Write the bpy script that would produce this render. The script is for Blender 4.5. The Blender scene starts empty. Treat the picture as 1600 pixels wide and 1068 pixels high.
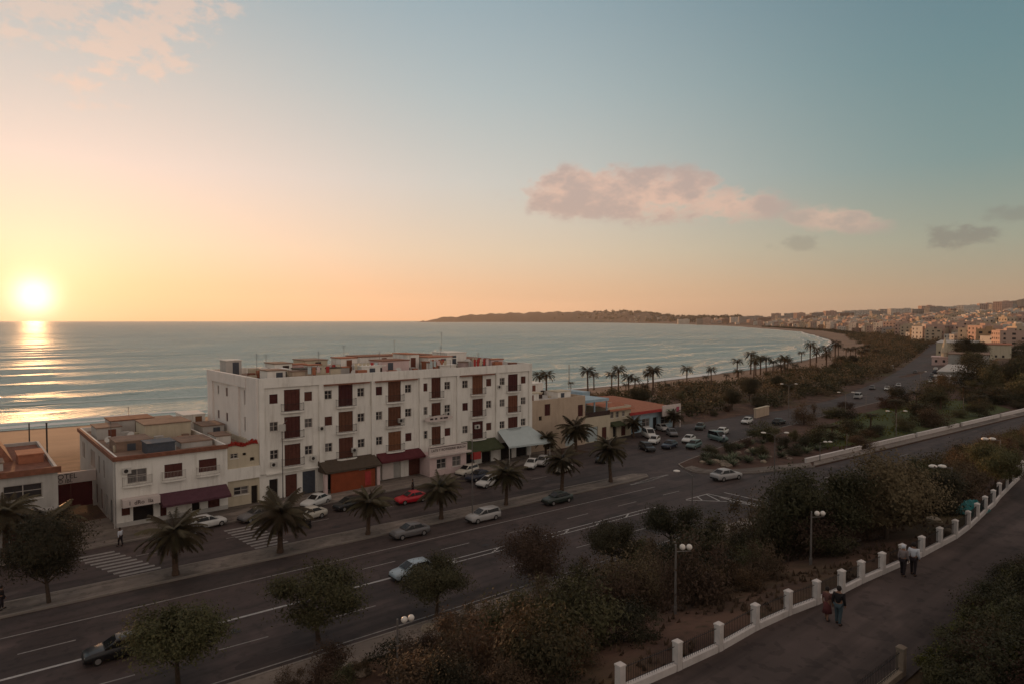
import bpy, bmesh, math, random
import numpy as np
from mathutils import Vector, Matrix
R_ = math.radians
SC = bpy.context.scene
COL = SC.collection

# ------------------------------------------------------------------ camera, sky, sun, exposure
CAM_H = 20.5; FPX = 1040.0; TH = R_(49.76); PIT = math.atan(34 / 1040)
cam = bpy.data.cameras.new('camera'); camo = bpy.data.objects.new('camera', cam); COL.objects.link(camo)
cam.sensor_width = 36; cam.lens = FPX / 1600 * 36; cam.clip_start = .5; cam.clip_end = 60000
camo.location = (0, 0, CAM_H); camo.rotation_euler = (math.pi / 2 - PIT, 0, TH - math.pi / 2)
SC.camera = camo

SUN_AZ = R_(85.4); SUN_EL = R_(1.65)
SUN = Vector((math.cos(SUN_EL) * math.cos(SUN_AZ), math.cos(SUN_EL) * math.sin(SUN_AZ), math.sin(SUN_EL)))
W = bpy.data.worlds.new('World'); SC.world = W; W.use_nodes = True
nt = W.node_tree; nt.nodes.clear()
def N_(t, **k):
    n = nt.nodes.new(t)
    for a, b in k.items(): setattr(n, a, b)
    return n
def L_(a, b): nt.links.new(a, b)
def M_(op, a, b=None, c=None, clamp=False):
    n = N_('ShaderNodeMath', operation=op, use_clamp=clamp)
    for i, v in enumerate((a, b, c)):
        if v is None: continue
        if isinstance(v, (int, float)): n.inputs[i].default_value = v
        else: L_(v, n.inputs[i])
    return n.outputs[0]
def V_(op, a, b=None):
    n = N_('ShaderNodeVectorMath', operation=op)
    for i, v in enumerate((a, b)):
        if v is None: continue
        if isinstance(v, (tuple, list, Vector)): n.inputs[i].default_value = v
        else: L_(v, n.inputs[i])
    return n.outputs['Value'] if op == 'DOT_PRODUCT' else n.outputs[0]
def RAMP(fac, stops):
    n = N_('ShaderNodeValToRGB'); cr = n.color_ramp
    while len(cr.elements) < len(stops): cr.elements.new(1)
    for e, (p, c) in zip(cr.elements, stops): e.position = p; e.color = (*c, 1)
    L_(fac, n.inputs[0]); return n.outputs[0]
def MIX(f, a, b, mode='MIX'):
    n = N_('ShaderNodeMix', data_type='RGBA', blend_type=mode); n.clamp_factor = True
    for i, v in ((0, f), (6, a), (7, b)):
        if isinstance(v, (int, float)): n.inputs[i].default_value = v
        elif isinstance(v, tuple): n.inputs[i].default_value = (*v, 1)
        else: L_(v, n.inputs[i])
    return n.outputs[2]
def SS(v, a, b):
    n = N_('ShaderNodeMapRange', interpolation_type='SMOOTHSTEP'); L_(v, n.inputs[0])
    n.inputs[1].default_value = a; n.inputs[2].default_value = b
    return n.outputs[0]
D = V_('NORMALIZE', N_('ShaderNodeTexCoord').outputs['Generated'])
sx = N_('ShaderNodeSeparateXYZ'); L_(D, sx.inputs[0])
Z = M_('MAXIMUM', sx.outputs[2], 0.0)
ang = M_('MULTIPLY', M_('ARCCOSINE', V_('DOT_PRODUCT', D, SUN)), 57.2958)
zr = M_('POWER', Z, 0.6)        # finer stops near the horizon
def zs(z): return z ** .6
ZEN = (.42, .335, .285)  # zenith is out of view; tint warmed so its light warms the ground
rampA = RAMP(zr, [(zs(0), (.92, .50, .25)), (zs(.05), (.92, .59, .37)), (zs(.1), (.88, .65, .48)), (zs(.2), (.77, .64, .57)), (zs(.32), (.59, .55, .51)), (zs(.45), (.42, .45, .45)), (zs(.65), (.38, .35, .33)), (1, ZEN)])
rampB = RAMP(zr, [(zs(0), (.78, .45, .25)), (zs(.05), (.75, .51, .33)), (zs(.1), (.68, .56, .42)), (zs(.2), (.55, .55, .51)), (zs(.32), (.40, .47, .48)), (zs(.45), (.28, .38, .43)), (zs(.65), (.36, .34, .34)), (1, ZEN)])
rampC = RAMP(zr, [(zs(0), (.38, .25, .17)), (zs(.04), (.39, .31, .21)), (zs(.1), (.30, .33, .26)), (zs(.2), (.17, .27, .27)), (zs(.32), (.125, .23, .255)), (zs(.45), (.10, .19, .235)), (zs(.65), (.28, .26, .26)), (1, ZEN)])
rampE = RAMP(zr, [(zs(0), (.66, .54, .45)), (zs(.08), (.72, .60, .51)), (zs(.25), (.63, .55, .48)), (zs(.5), (.46, .41, .37)), (1, ZEN)])  # sky behind the camera, brightened to light the shaded street facades
sky = MIX(SS(ang, 8, 38), rampA, rampB)
sky = MIX(SS(ang, 32, 74), sky, rampC)
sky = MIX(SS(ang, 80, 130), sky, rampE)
# clouds: soft broken banks at fixed bearings
az = M_('MULTIPLY', M_('ARCTAN2', sx.outputs[1], sx.outputs[0]), 57.2958)
el = M_('MULTIPLY', M_('ARCSINE', sx.outputs[2]), 57.2958)
def noise(scale, detail, rough, vec, stretch=(1, 1, 1)):
    m = N_('ShaderNodeVectorMath', operation='MULTIPLY'); L_(vec, m.inputs[0]); m.inputs[1].default_value = stretch
    n = N_('ShaderNodeTexNoise'); n.inputs['Scale'].default_value = scale; n.inputs['Detail'].default_value = detail; n.inputs['Roughness'].default_value = rough
    L_(m.outputs[0], n.inputs['Vector']); return n.outputs[0]
cn = noise(11, 9, .6, D, (1, 1, 2.0)); cn2 = noise(30, 6, .6, D, (1, 1, 1.9))
cnm = M_('ADD', M_('MULTIPLY', cn, .62), M_('MULTIPLY', cn2, .38))
def azel(u, v):
    a = (u - 800) / FPX; b = (534 - v) / FPX
    fw = math.cos(PIT) + b * math.sin(PIT); up = -math.sin(PIT) + b * math.cos(PIT)
    x = fw * math.cos(TH) + a * math.sin(TH); y = fw * math.sin(TH) - a * math.cos(TH)
    return math.degrees(math.atan2(y, x)), math.degrees(math.atan2(up, math.hypot(x, y)))
def bank(u, v, w, h, tilt=0, gain=1.0, soft=.55, nz=cnm, amp=3.8):
    a0, e0 = azel(u, v); w = w / 18.2; h = h / 18.2
    da = M_('SUBTRACT', az, a0); de = M_('SUBTRACT', el, e0)
    de = M_('SUBTRACT', de, M_('MULTIPLY', da, tilt))
    r = M_('SQRT', M_('ADD', M_('POWER', M_('DIVIDE', da, w), 2.0), M_('POWER', M_('DIVIDE', de, h), 2.0)))
    body = M_('SUBTRACT', 1.0, r)
    v_ = M_('ADD', M_('MULTIPLY', body, 1.0), M_('MULTIPLY', M_('SUBTRACT', nz, .5), amp))
    edge = M_('MULTIPLY', SS(v_, .0, soft), SS(body, -.35, .25))
    return M_('MULTIPLY', edge, gain)
pink = None
for b in [(915, 298, 125, 46, -.02, 1), (1030, 306, 140, 46, .03, 1), (1125, 318, 100, 34, .09, .9), (1300, 342, 80, 22, .10, .75)]:
    m = bank(*b); pink = m if pink is None else M_('MAXIMUM', pink, m)
wisp = bank(235, 50, 120, 78, -.5, .62, .9, cn2, 4.2)
wisp = M_('MAXIMUM', wisp, bank(85, 10, 120, 42, -.3, .5, .9, cn2, 4.2))
grey = bank(1500, 370, 56, 20, 0, .8, .7, cn2, 3.4); grey = M_('MAXIMUM', grey, bank(1250, 381, 42, 14, 0, .45, .8, cn2, 3.4)); grey = M_('MAXIMUM', grey, bank(1590, 335, 46, 14, 0, .5, .8, cn2, 3.4))
pc = MIX(SS(cnm, .42, .60), (.70, .46, .36), (.45, .335, .30))
sky = MIX(M_('MULTIPLY', grey, .75), sky, (.17, .17, .16))
sky = MIX(M_('MULTIPLY', pink, .85), sky, pc)
sky = MIX(M_('MULTIPLY', wisp, .7), sky, (.90, .58, .42))
# sun disc seen through haze, and its aureole
g1 = M_('EXPONENT', M_('MULTIPLY', M_('POWER', M_('DIVIDE', ang, 1.15), 2.0), -1.0))
g2 = M_('EXPONENT', M_('DIVIDE', ang, -3.2))
def scal(f, c):
    n = N_('ShaderNodeVectorMath', operation='SCALE'); n.inputs[0].default_value = c; L_(f, n.inputs['Scale']); return n.outputs[0]
sky = V_('ADD', sky, scal(g1, (1.3, 1.2, 1.1)))
sky = V_('ADD', sky, scal(g2, (.66, .47, .27)))
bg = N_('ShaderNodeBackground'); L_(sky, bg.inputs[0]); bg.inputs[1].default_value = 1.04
nish = N_('ShaderNodeTexSky', sky_type='NISHITA', sun_disc=False, sun_elevation=SUN_EL, sun_rotation=math.pi / 2 - SUN_AZ, air_density=1.0, dust_density=2.0, ozone_density=1.0)
bg2 = N_('ShaderNodeBackground'); L_(nish.outputs[0], bg2.inputs[0]); bg2.inputs[1].default_value = .015
ad = N_('ShaderNodeAddShader'); L_(bg.outputs[0], ad.inputs[0]); L_(bg2.outputs[0], ad.inputs[1])
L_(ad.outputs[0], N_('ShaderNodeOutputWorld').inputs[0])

sl = bpy.data.lights.new('sun', 'SUN'); slo = bpy.data.objects.new('sun', sl); COL.objects.link(slo)
sl.energy = 5.0; sl.angle = R_(1.0); sl.color = (1.0, .50, .22)
slo.rotation_euler = (-SUN).to_track_quat('-Z', 'Y').to_euler(); slo.location = (0, 0, 60)
SC.view_settings.view_transform = 'Standard'; SC.view_settings.look = 'None'
SC.view_settings.exposure = 0.0; SC.view_settings.gamma = 1.0
SC.render.engine = 'CYCLES'
SC.cycles.use_denoising = True
SC.cycles.max_bounces = 6; SC.cycles.diffuse_bounces = 2; SC.cycles.glossy_bounces = 2; SC.cycles.transmission_bounces = 2; SC.cycles.volume_bounces = 0
SC.cycles.caustics_reflective = False; SC.cycles.caustics_refractive = False
SC.cycles.sample_clamp_indirect = 4.0

# ------------------------------------------------------------------ helpers
rng = random.Random(7); nr = np.random.default_rng(7)
MATS = {}
def mat(name, col, rough=.85, var=.25, scale=3.0, metal=0.0, spec=.3, col2=None, bump=0.0, coat=0.0, objvar=0.0, detail=5, trans=0.0, stain=0.0):
    """Principled material: base colour broken up by two octaves of object-space noise, optional streak stains and fine bump."""
    if name in MATS: return MATS[name]
    m = bpy.data.materials.new(name); m.use_nodes = True; t = m.node_tree; b = t.nodes['Principled BSDF']
    b.inputs['Roughness'].default_value = rough; b.inputs['Metallic'].default_value = metal
    b.inputs['Specular IOR Level'].default_value = spec; b.inputs['Coat Weight'].default_value = coat
    tc = t.nodes.new('ShaderNodeTexCoord'); nz = t.nodes.new('ShaderNodeTexNoise')
    nz.inputs['Scale'].default_value = scale; nz.inputs['Detail'].default_value = detail; nz.inputs['Roughness'].default_value = .65
    t.links.new(tc.outputs['Object'], nz.inputs['Vector'])
    cr = t.nodes.new('ShaderNodeValToRGB'); cr.color_ramp.elements[0].position = .3; cr.color_ramp.elements[1].position = .7
    c2 = col2 or tuple(c * (1 - var) for c in col)
    cr.color_ramp.elements[0].color = (*c2, 1); cr.color_ramp.elements[1].color = (*col, 1)
    t.links.new(nz.outputs[0], cr.inputs[0]); out = cr.outputs[0]
    if stain:
        mp = t.nodes.new('ShaderNodeMapping'); mp.inputs['Scale'].default_value = (1.3, 1.3, .16); t.links.new(tc.outputs['Object'], mp.inputs[0])
        n2 = t.nodes.new('ShaderNodeTexNoise'); n2.inputs['Scale'].default_value = 1.1; n2.inputs['Detail'].default_value = 7; n2.inputs['Roughness'].default_value = .7
        t.links.new(mp.outputs[0], n2.inputs['Vector'])
        mr = t.nodes.new('ShaderNodeMapRange'); mr.inputs[1].default_value = .5; mr.inputs[2].default_value = .78; mr.inputs[4].default_value = stain; t.links.new(n2.outputs[0], mr.inputs[0])
        mx = t.nodes.new('ShaderNodeMix'); mx.data_type = 'RGBA'; t.links.new(mr.outputs[0], mx.inputs[0]); t.links.new(out, mx.inputs[6])
        mx.inputs[7].default_value = (col[0] * .42, col[1] * .38, col[2] * .33, 1); out = mx.outputs[2]
    if objvar:
        oi = t.nodes.new('ShaderNodeObjectInfo'); hs = t.nodes.new('ShaderNodeHueSaturation')
        a = t.nodes.new('ShaderNodeMapRange'); a.inputs[3].default_value = 1 - objvar; a.inputs[4].default_value = 1 + objvar
        t.links.new(oi.outputs['Random'], a.inputs[0]); t.links.new(a.outputs[0], hs.inputs['Value'])
        h = t.nodes.new('ShaderNodeMapRange'); h.inputs[3].default_value = .5 - objvar * .06; h.inputs[4].default_value = .5 + objvar * .06
        t.links.new(oi.outputs['Random'], h.inputs[0]); t.links.new(h.outputs[0], hs.inputs['Hue'])
        t.links.new(out, hs.inputs['Color']); out = hs.outputs[0]
    t.links.new(out, b.inputs['Base Color'])
    if bump:
        n3 = t.nodes.new('ShaderNodeTexNoise'); n3.inputs['Scale'].default_value = scale * 6; n3.inputs['Detail'].default_value = 6
        t.links.new(tc.outputs['Object'], n3.inputs['Vector'])
        bp = t.nodes.new('ShaderNodeBump'); bp.inputs['Strength'].default_value = bump; bp.inputs['Distance'].default_value = .05
        t.links.new(n3.outputs[0], bp.inputs['Height']); t.links.new(bp.outputs[0], b.inputs['Normal'])
    if trans:
        tr = t.nodes.new('ShaderNodeBsdfTranslucent'); t.links.new(out, tr.inputs[0])
        ms = t.nodes.new('ShaderNodeMixShader'); ms.inputs[0].default_value = trans
        t.links.new(b.outputs[0], ms.inputs[1]); t.links.new(tr.outputs[0], ms.inputs[2])
        t.links.new(ms.outputs[0], t.nodes['Material Output'].inputs[0])
    MATS[name] = m; return m

class MB:
    def __init__(s): s.v = []; s.f = []; s.m = []; s.cur = 0
    def quad(s, *p):
        n = len(s.v); s.v.extend(tuple(q) for q in p); s.f.append(tuple(range(n, n + len(p)))); s.m.append(s.cur)
    def box(s, x0, x1, y0, y1, z0, z1):
        n = len(s.v)
        s.v += [(x0, y0, z0), (x1, y0, z0), (x1, y1, z0), (x0, y1, z0), (x0, y0, z1), (x1, y0, z1), (x1, y1, z1), (x0, y1, z1)]
        for q in ((0, 3, 2, 1), (4, 5, 6, 7), (0, 1, 5, 4), (1, 2, 6, 5), (2, 3, 7, 6), (3, 0, 4, 7)): s.f.append(tuple(n + i for i in q)); s.m.append(s.cur)
    def tube(s, pts, rad, k=8, caps=True):
        """Round bar through the points; rad may be a number or one radius for each point."""
        P = [Vector(p) for p in pts]; rs = [rad] * len(P) if isinstance(rad, (int, float)) else rad
        base = len(s.v)
        for i, p in enumerate(P):
            d = (P[min(i + 1, len(P) - 1)] - P[max(i - 1, 0)]).normalized()
            a = d.orthogonal().normalized() if abs(d.z) < .99 else Vector((1, 0, 0)); b = d.cross(a)
            for j in range(k):
                t = 2 * math.pi * j / k; q = p + (a * math.cos(t) + b * math.sin(t)) * rs[i]; s.v.append(tuple(q))
        for i in range(len(P) - 1):
            for j in range(k):
                a = base + i * k + j; b = base + i * k + (j + 1) % k
                s.f.append((a, b, b + k, a + k)); s.m.append(s.cur)
        if caps:
            s.f.append(tuple(base + j for j in reversed(range(k)))); s.m.append(s.cur)
            s.f.append(tuple(base + (len(P) - 1) * k + j for j in range(k))); s.m.append(s.cur)
    def ball(s, c, r, nu=10, nv=7, sz=1.0):
        b = len(s.v)
        for i in range(nv + 1):
            ph = math.pi * i / nv
            for j in range(nu):
                t = 2 * math.pi * j / nu; s.v.append((c[0] + r * math.sin(ph) * math.cos(t), c[1] + r * math.sin(ph) * math.sin(t), c[2] + r * sz * math.cos(ph)))
        for i in range(nv):
            for j in range(nu):
                a = b + i * nu + j; d = b + i * nu + (j + 1) % nu
                s.f.append((a, a + nu, d + nu, d)); s.m.append(s.cur)
    def mesh(s, name, mats, smooth=False):
        me = bpy.data.meshes.new(name); me.from_pydata(s.v, [], s.f)
        for m in (mats if isinstance(mats, (list, tuple)) else [mats]): me.materials.append(m)
        if isinstance(mats, (list, tuple)): me.polygons.foreach_set('material_index', s.m)
        if smooth: me.polygons.foreach_set('use_smooth', [True] * len(me.polygons))
        me.update(); return me
    def build(s, name, mats, parent=None, smooth=False):
        return link(name, s.mesh(name, mats, smooth), parent)
def link(name, data, parent=None, loc=None):
    o = bpy.data.objects.new(name, data); COL.objects.link(o)
    if parent is not None:
        o.parent = parent
        if parent.type == 'EMPTY' and parent.get('_w'): o.location = -Vector(parent.location)
    if loc is not None: o.location = loc
    return o
def tag(o, label, cat, group=None):
    o['label'] = label; o['category'] = cat
    if group: o['group'] = group
    return o
def struct(o): o['kind'] = 'structure'; return o
def thing(name, label, cat, loc=(0, 0, 0), group=None, world=False, rz=0):
    o = bpy.data.objects.new(name, None); COL.objects.link(o); o.empty_display_size = .3
    o.location = loc; o.rotation_euler = (0, 0, rz)
    if world: o['_w'] = 1
    return tag(o, label, cat, group)
def dup(root, loc, rz=0, label=None, group=None, scale=1.0, name=None):
    r = root.copy(); COL.objects.link(r); r.location = loc; r.rotation_euler = (0, 0, rz)
    r.scale = (scale,) * 3 if isinstance(scale, (int, float)) else scale
    if name: r.name = name
    if label: r['label'] = label
    if group: r['group'] = group
    for ch in KIDS.get(root.name, list(root.children)):
        c = ch.copy(); COL.objects.link(c); c.parent = r
        for g in ch.children:
            d = g.copy(); COL.objects.link(d); d.parent = c
    return r
KIDS = {}
def proto(root):
    KIDS[root.name] = list(root.children); return root
def drop(root):
    """Take an unused source object and its parts out of the scene."""
    for c in list(root.children):
        for g in list(c.children): bpy.data.objects.remove(g)
        bpy.data.objects.remove(c)
    bpy.data.objects.remove(root)

# a pixel of the survey picture (1600 wide) to the point on a level, and to a point on a wall plane Y = const
def ray(u, v):
    a = (u - 800) / FPX; b = (534 - v) / FPX
    fw = math.cos(PIT) + b * math.sin(PIT); up = -math.sin(PIT) + b * math.cos(PIT)
    return fw * math.cos(TH) + a * math.sin(TH), fw * math.sin(TH) - a * math.cos(TH), up
def G(u, v, z=0.0):
    x, y, up = ray(u, v); t = (z - CAM_H) / up; return x * t, y * t
def PL(u, v, Y):
    x, y, up = ray(u, v); t = Y / y; return x * t, CAM_H + t * up

# ------------------------------------------------------------------ materials
mat('asphalt', (.076, .051, .046), .8, .3, .35, bump=.15, spec=.4)
mat('street', (.082, .068, .066), .85, .3, .3, bump=.15, spec=.35)
mat('paving', (.24, .195, .165), .9, .35, .6, bump=.2)
mat('kerb', (.27, .23, .20), .9, .3, 1.0)
mat('promenade', (.090, .064, .057), .9, .35, .25, bump=.2)
mat('paint', (.34, .31, .29), .8, .45, 4)
mat('paintw', (.50, .47, .45), .8, .4, 3)
mat('whitewall', (.82, .78, .72), .9, .14, .5, stain=.6)
mat('sidewall', (.82, .75, .70), .9, .10, .5, stain=.35)
mat('creamwall', (.56, .48, .36), .9, .15, .6, stain=.4)
mat('beige', (.52, .40, .30), .9, .15, .5, stain=.4)
mat('pinkwall', (.66, .50, .48), .9, .15, .6, stain=.4)
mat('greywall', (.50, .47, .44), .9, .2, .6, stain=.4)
mat('rooftile', (.26, .105, .065), .9, .45, 2.0, bump=.3)
mat('roofflat', (.30, .20, .15), .95, .4, .8, bump=.2)
mat('terracotta', (.42, .16, .09), .9, .35, 1.5)
mat('brownshutter', (.115, .035, .026), .7, .35, 3, objvar=.35)
mat('brownlight', (.20, .075, .04), .7, .3, 3, objvar=.3)
mat('darkwood', (.055, .03, .025), .7, .3, 3)
mat('bluedoor', (.07, .08, .10), .6, .3, 3)
mat('orange', (.27, .06, .022), .8, .25, 1.5)
mat('panelight', (.17, .155, .15), .1, .4, 1.5, spec=.8)
mat('winframe', (.46, .41, .37), .7, .2, 4)
mat('pane', (.045, .042, .045), .08, .3, 2, spec=1.0)
mat('carglass', (.012, .012, .013), .15, .2, 2, spec=.25)
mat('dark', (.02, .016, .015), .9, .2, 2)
mat('iron', (.03, .025, .024), .6, .3, 4)
mat('awnbrown', (.085, .062, .045), .9, .3, 2)
mat('awnred', (.11, .022, .028), .9, .3, 2)
mat('awngreen', (.06, .07, .035), .9, .3, 2)
mat('awnpurple', (.10, .04, .055), .9, .3, 2)
mat('awnwhite', (.46, .52, .52), .85, .12, 1)
mat('redcloth', (.42, .05, .045), .85, .3, 3)
mat('signwhite', (.62, .53, .49), .8, .12, 2)
mat('letter', (.05, .03, .03), .8, .1, 2)
mat('lettergreen', (.05, .16, .09), .8, .1, 2)
mat('letterpink', (.36, .08, .12), .8, .1, 2)
mat('signblue', (.18, .36, .42), .5, .1, 2)
mat('bluewall', (.36, .48, .55), .9, .2, .8, stain=.3)
mat('metalpole', (.20, .18, .17), .5, .25, 3, metal=.4)
mat('globe', (.72, .66, .60), .35, .05, 3)
mat('pillar', (.66, .60, .57), .9, .18, 2, stain=.4)
mat('soil', (.105, .058, .042), 1, .4, .5, bump=.4)
mat('rock', (.28, .22, .17), .95, .4, 1.2, bump=.4, objvar=.25)
mat('bark', (.085, .058, .042), .95, .4, 6, bump=.4)
mat('palmbark', (.12, .075, .052), .95, .45, 6, bump=.5)
mat('frond', (.105, .082, .046), .7, .35, 1.5, objvar=.25, trans=.15)
mat('frondfar', (.085, .062, .026), .7, .4, 1.5, objvar=.25, trans=.15)
mat('dryfrond', (.17, .085, .045), .9, .4, 2)
mat('leaf', (.092, .082, .038), .75, .45, 1.2, objvar=.3, trans=.2)
mat('leafdark', (.054, .048, .024), .75, .45, 1.2, objvar=.3, trans=.2)
mat('leafbrown', (.140, .094, .058), .85, .45, 1.0, objvar=.35, trans=.2)
mat('leafred', (.100, .060, .034), .85, .45, 1.0, objvar=.35, trans=.2)
mat('leafyellow', (.135, .125, .020), .75, .5, 1.5, objvar=.2, trans=.2)
mat('lawn', (.075, .090, .024), .9, .5, .8, bump=.4)
mat('flower', (.40, .03, .02), .8, .3, 3)
mat('tarp', (.015, .15, .15), .5, .35, 2)
mat('tyre', (.018, .017, .017), .9, .2, 4)
mat('rim', (.38, .36, .35), .4, .2, 4, metal=.5)
mat('lampglass', (.75, .72, .66), .15, .1, 3, spec=.6)
mat('taillight', (.30, .02, .02), .25, .1, 3)
mat('skin', (.25, .13, .085), .7, .15, 5)
mat('hair', (.02, .014, .012), .7, .2, 8)
mat('foam', (.80, .78, .74), .8, .15, .3)
mat('plastic', (.55, .52, .48), .6, .1, 3)
def streaks(m):
    t = m.node_tree; b = t.nodes['Principled BSDF']; src = b.inputs['Base Color'].links[0].from_socket
    g = t.nodes.new('ShaderNodeNewGeometry'); out = src
    for scl, dark, lo, hi in (((.03, 1.1, 1), .55, .48, .70), ((.22, .3, 1), 1.55, .55, .72), ((.11, .16, 1), .7, .53, .56), ((1.6, 1.6, 1), .75, .56, .6)):
        mp = t.nodes.new('ShaderNodeMapping'); mp.inputs['Scale'].default_value = scl; t.links.new(g.outputs['Position'], mp.inputs[0])
        n = t.nodes.new('ShaderNodeTexNoise'); n.inputs['Scale'].default_value = 1.0; n.inputs['Detail'].default_value = 6; t.links.new(mp.outputs[0], n.inputs['Vector'])
        r = t.nodes.new('ShaderNodeMapRange'); r.inputs[1].default_value = lo; r.inputs[2].default_value = hi; r.inputs[3].default_value = 1; r.inputs[4].default_value = dark; t.links.new(n.outputs[0], r.inputs[0])
        v = t.nodes.new('ShaderNodeVectorMath'); v.operation = 'SCALE'; t.links.new(out, v.inputs[0]); t.links.new(r.outputs[0], v.inputs['Scale']); out = v.outputs[0]
    t.links.new(out, b.inputs['Base Color'])
for q in ('asphalt', 'promenade', 'paving'): streaks(MATS[q])
def carpaint(name, c): return mat('car_' + name, c, .38, .10, 2, spec=.4, coat=.25)

# ------------------------------------------------------------------ terrain
SHORE = np.array([(-2500, 900), (-900, 380), (-400, 245), (9, 193), (100, 180), (214, 172), (327, 184), (421, 204), (571, 256), (709, 315), (892, 403), (1439, 713), (2396, 1449), (3669, 2690), (4700, 4000), (5250, 5200), (5150, 6300), (4500, 6900), (4250, 6880), (4480, 7150), (6200, 7300), (14000, 9000)], float)
FENCE = np.array([(-8, 16.6), (18.7, 15.9), (21.8, 15.6), (24.4, 15.4), (27.3, 15.4), (29.9, 15.2), (32.1, 14.9), (34.4, 14.7), (36.5, 14.6), (38.7, 14.4), (41, 14.2), (43.4, 14.0), (46.1, 13.9), (48.6, 13.8), (51.5, 13.9), (54.2, 14.1), (56.8, 14.3), (59.4, 14.45), (62.4, 14.8), (65.4, 15.05), (68.4, 15.3), (71.0, 15.5), (73.7, 15.8), (77, 16.1), (90, 17)], float)
def inland(X, Y):
    """Signed distance to the shoreline, positive on land."""
    P = np.stack([X, Y], -1); best = np.full(X.shape, 1e18); sign = np.ones(X.shape)
    for a, b in zip(SHORE[:-1], SHORE[1:]):
        d = b - a; t = np.clip(((P - a) @ d) / (d @ d), 0, 1); q = a + t[..., None] * d; w = P - q
        r = (w ** 2).sum(-1); cr = d[0] * w[..., 1] - d[1] * w[..., 0]
        up = r < best - 1e-9; sign = np.where(up, np.where(cr > 0, -1.0, 1.0), sign); best = np.where(up, r, best)
    e = np.sqrt(best) * sign
    return np.where((np.hypot(X, Y) > 2500) & (np.arctan2(Y, X) > R_(58.6)), -np.abs(e), e)
def sst(a, b, x):
    t = np.clip((x - a) / (b - a), 0, 1); return t * t * (3 - 2 * t)
def hgt(X, Y, e=None):
    X = np.asarray(X, float); Y = np.asarray(Y, float)
    if e is None: e = inland(X, Y)
    z = np.interp(e, [-600, -60, 0, 42, 84, 90], [-30, -9, -5, -2.4, 0, 0])
    far = sst(300, 950, X)
    s = .12 * (1 + 3.2 * sst(8300, 10000, X + Y))
    zc = s * np.clip(e - 70, 0, None); hl = sst(8300, 10000, X + Y) * sst(R_(35), R_(41), np.arctan2(Y, X)); cap = 46 + 84 * hl; z = z + far * cap * (1 - np.exp(-zc / cap))
    n = Y + .042 * X; yf = np.interp(X, FENCE[:, 0], FENCE[:, 1])
    s2 = np.clip((n - 35.0) / ((yf + .042 * X + 1.2) - 35.0), 0, 1); s2 = s2 * s2 * (3 - 2 * s2) * .6 + s2 * .4
    hill = 6.6 * np.where(Y < yf, 1.0, s2) + np.clip(8.0 - Y, 0, 9) * .42
    z = z + hill * (1 - sst(105, 170, X)) * (e > 60)
    return z
def h1(x, y): return float(hgt(np.array([x]), np.array([y]))[0])
aa = np.radians(np.concatenate([np.arange(-25, 8, 1.0), np.arange(8, 92, .2), np.arange(92, 135, 1.5)]))
rr = np.concatenate([np.linspace(3, 130, 130), np.geomspace(131, 15500, 330)])
A2, R2 = np.meshgrid(aa, rr, indexing='ij'); TX = R2 * np.cos(A2); TY = R2 * np.sin(A2); TE = inland(TX, TY); TZ = hgt(TX, TY, TE)
TZ = np.where((TE > 100) & (TX > 350), TZ + 1.2 * np.sin(TX * .021) * np.sin(TY * .017), TZ)
hd = sst(8300, 9800, TX + TY) * sst(R_(35), R_(41), A2) * (TE > 60)
TZ = TZ + hd * (7 * np.sin(A2 * 190) + 5 * np.sin(A2 * 433 + 1)) * np.clip(TE / 400, 0, 1)
na, nb = TX.shape; idx = np.arange(na * nb).reshape(na, nb)
fa = np.stack([idx[:-1, :-1], idx[:-1, 1:], idx[1:, 1:], idx[1:, :-1]], -1).reshape(-1, 4)[:, ::-1]
me = bpy.data.meshes.new('ground'); me.from_pydata(np.stack([TX, TY, TZ], -1).reshape(-1, 3).tolist(), [], fa.tolist())
me.polygons.foreach_set('use_smooth', [True] * len(me.polygons))
at = me.color_attributes.new('zone', 'FLOAT_COLOR', 'POINT')
sand = 1 - sst(52, 75, TE + 6 * np.sin(TX * .05)); sand = np.where(TX > 330, 1 - sst(52, 70, TE), sand); sand *= (TX + TY < 7500)
wet = 1 - sst(1, 9, TE + 2 * np.sin(TX * .03))
urban = sst(300, 600, TX) * sst(60, 120, TE) * (TX + TY < 7500)
cc = np.stack([sand, wet, urban, np.ones_like(sand)], -1).reshape(-1); at.data.foreach_set('color', cc.astype(np.float32))
gm = bpy.data.materials.new('ground'); gm.use_nodes = True; nt = gm.node_tree; B = nt.nodes['Principled BSDF']; B.inputs['Roughness'].default_value = .95; B.inputs['Specular IOR Level'].default_value = .15
ca = N_('ShaderNodeVertexColor', layer_name='zone'); sp = N_('ShaderNodeSeparateColor'); L_(ca.outputs[0], sp.inputs[0])
gp = N_('ShaderNodeNewGeometry').outputs['Position']
n1 = noise(.35, 8, .65, gp); n2 = noise(.06, 6, .6, gp); n3 = noise(2.2, 5, .6, gp)
soil = MIX(SS(n1, .35, .65), (.060, .036, .028), (.125, .072, .052)); soil = MIX(SS(n2, .45, .7), soil, (.075, .062, .030)); soil = MIX(SS(n3, .55, .75), soil, (.045, .040, .022))
sandc = MIX(SS(n2, .35, .65), (.18, .125, .095), (.245, .17, .125)); sandc = MIX(sp.outputs[1], sandc, (.15, .105, .08))
urb = MIX(SS(noise(.02, 6, .6, gp), .4, .6), (.10, .065, .05), (.20, .14, .11))
c = MIX(sp.outputs[2], soil, urb); c = MIX(sp.outputs[0], c, sandc); L_(c, B.inputs['Base Color'])
bp = N_('ShaderNodeBump'); bp.inputs['Strength'].default_value = .5; bp.inputs['Distance'].default_value = .15; L_(n1, bp.inputs['Height']); L_(bp.outputs[0], B.inputs['Normal'])
me.materials.append(gm); struct(link('ground', me))

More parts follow.
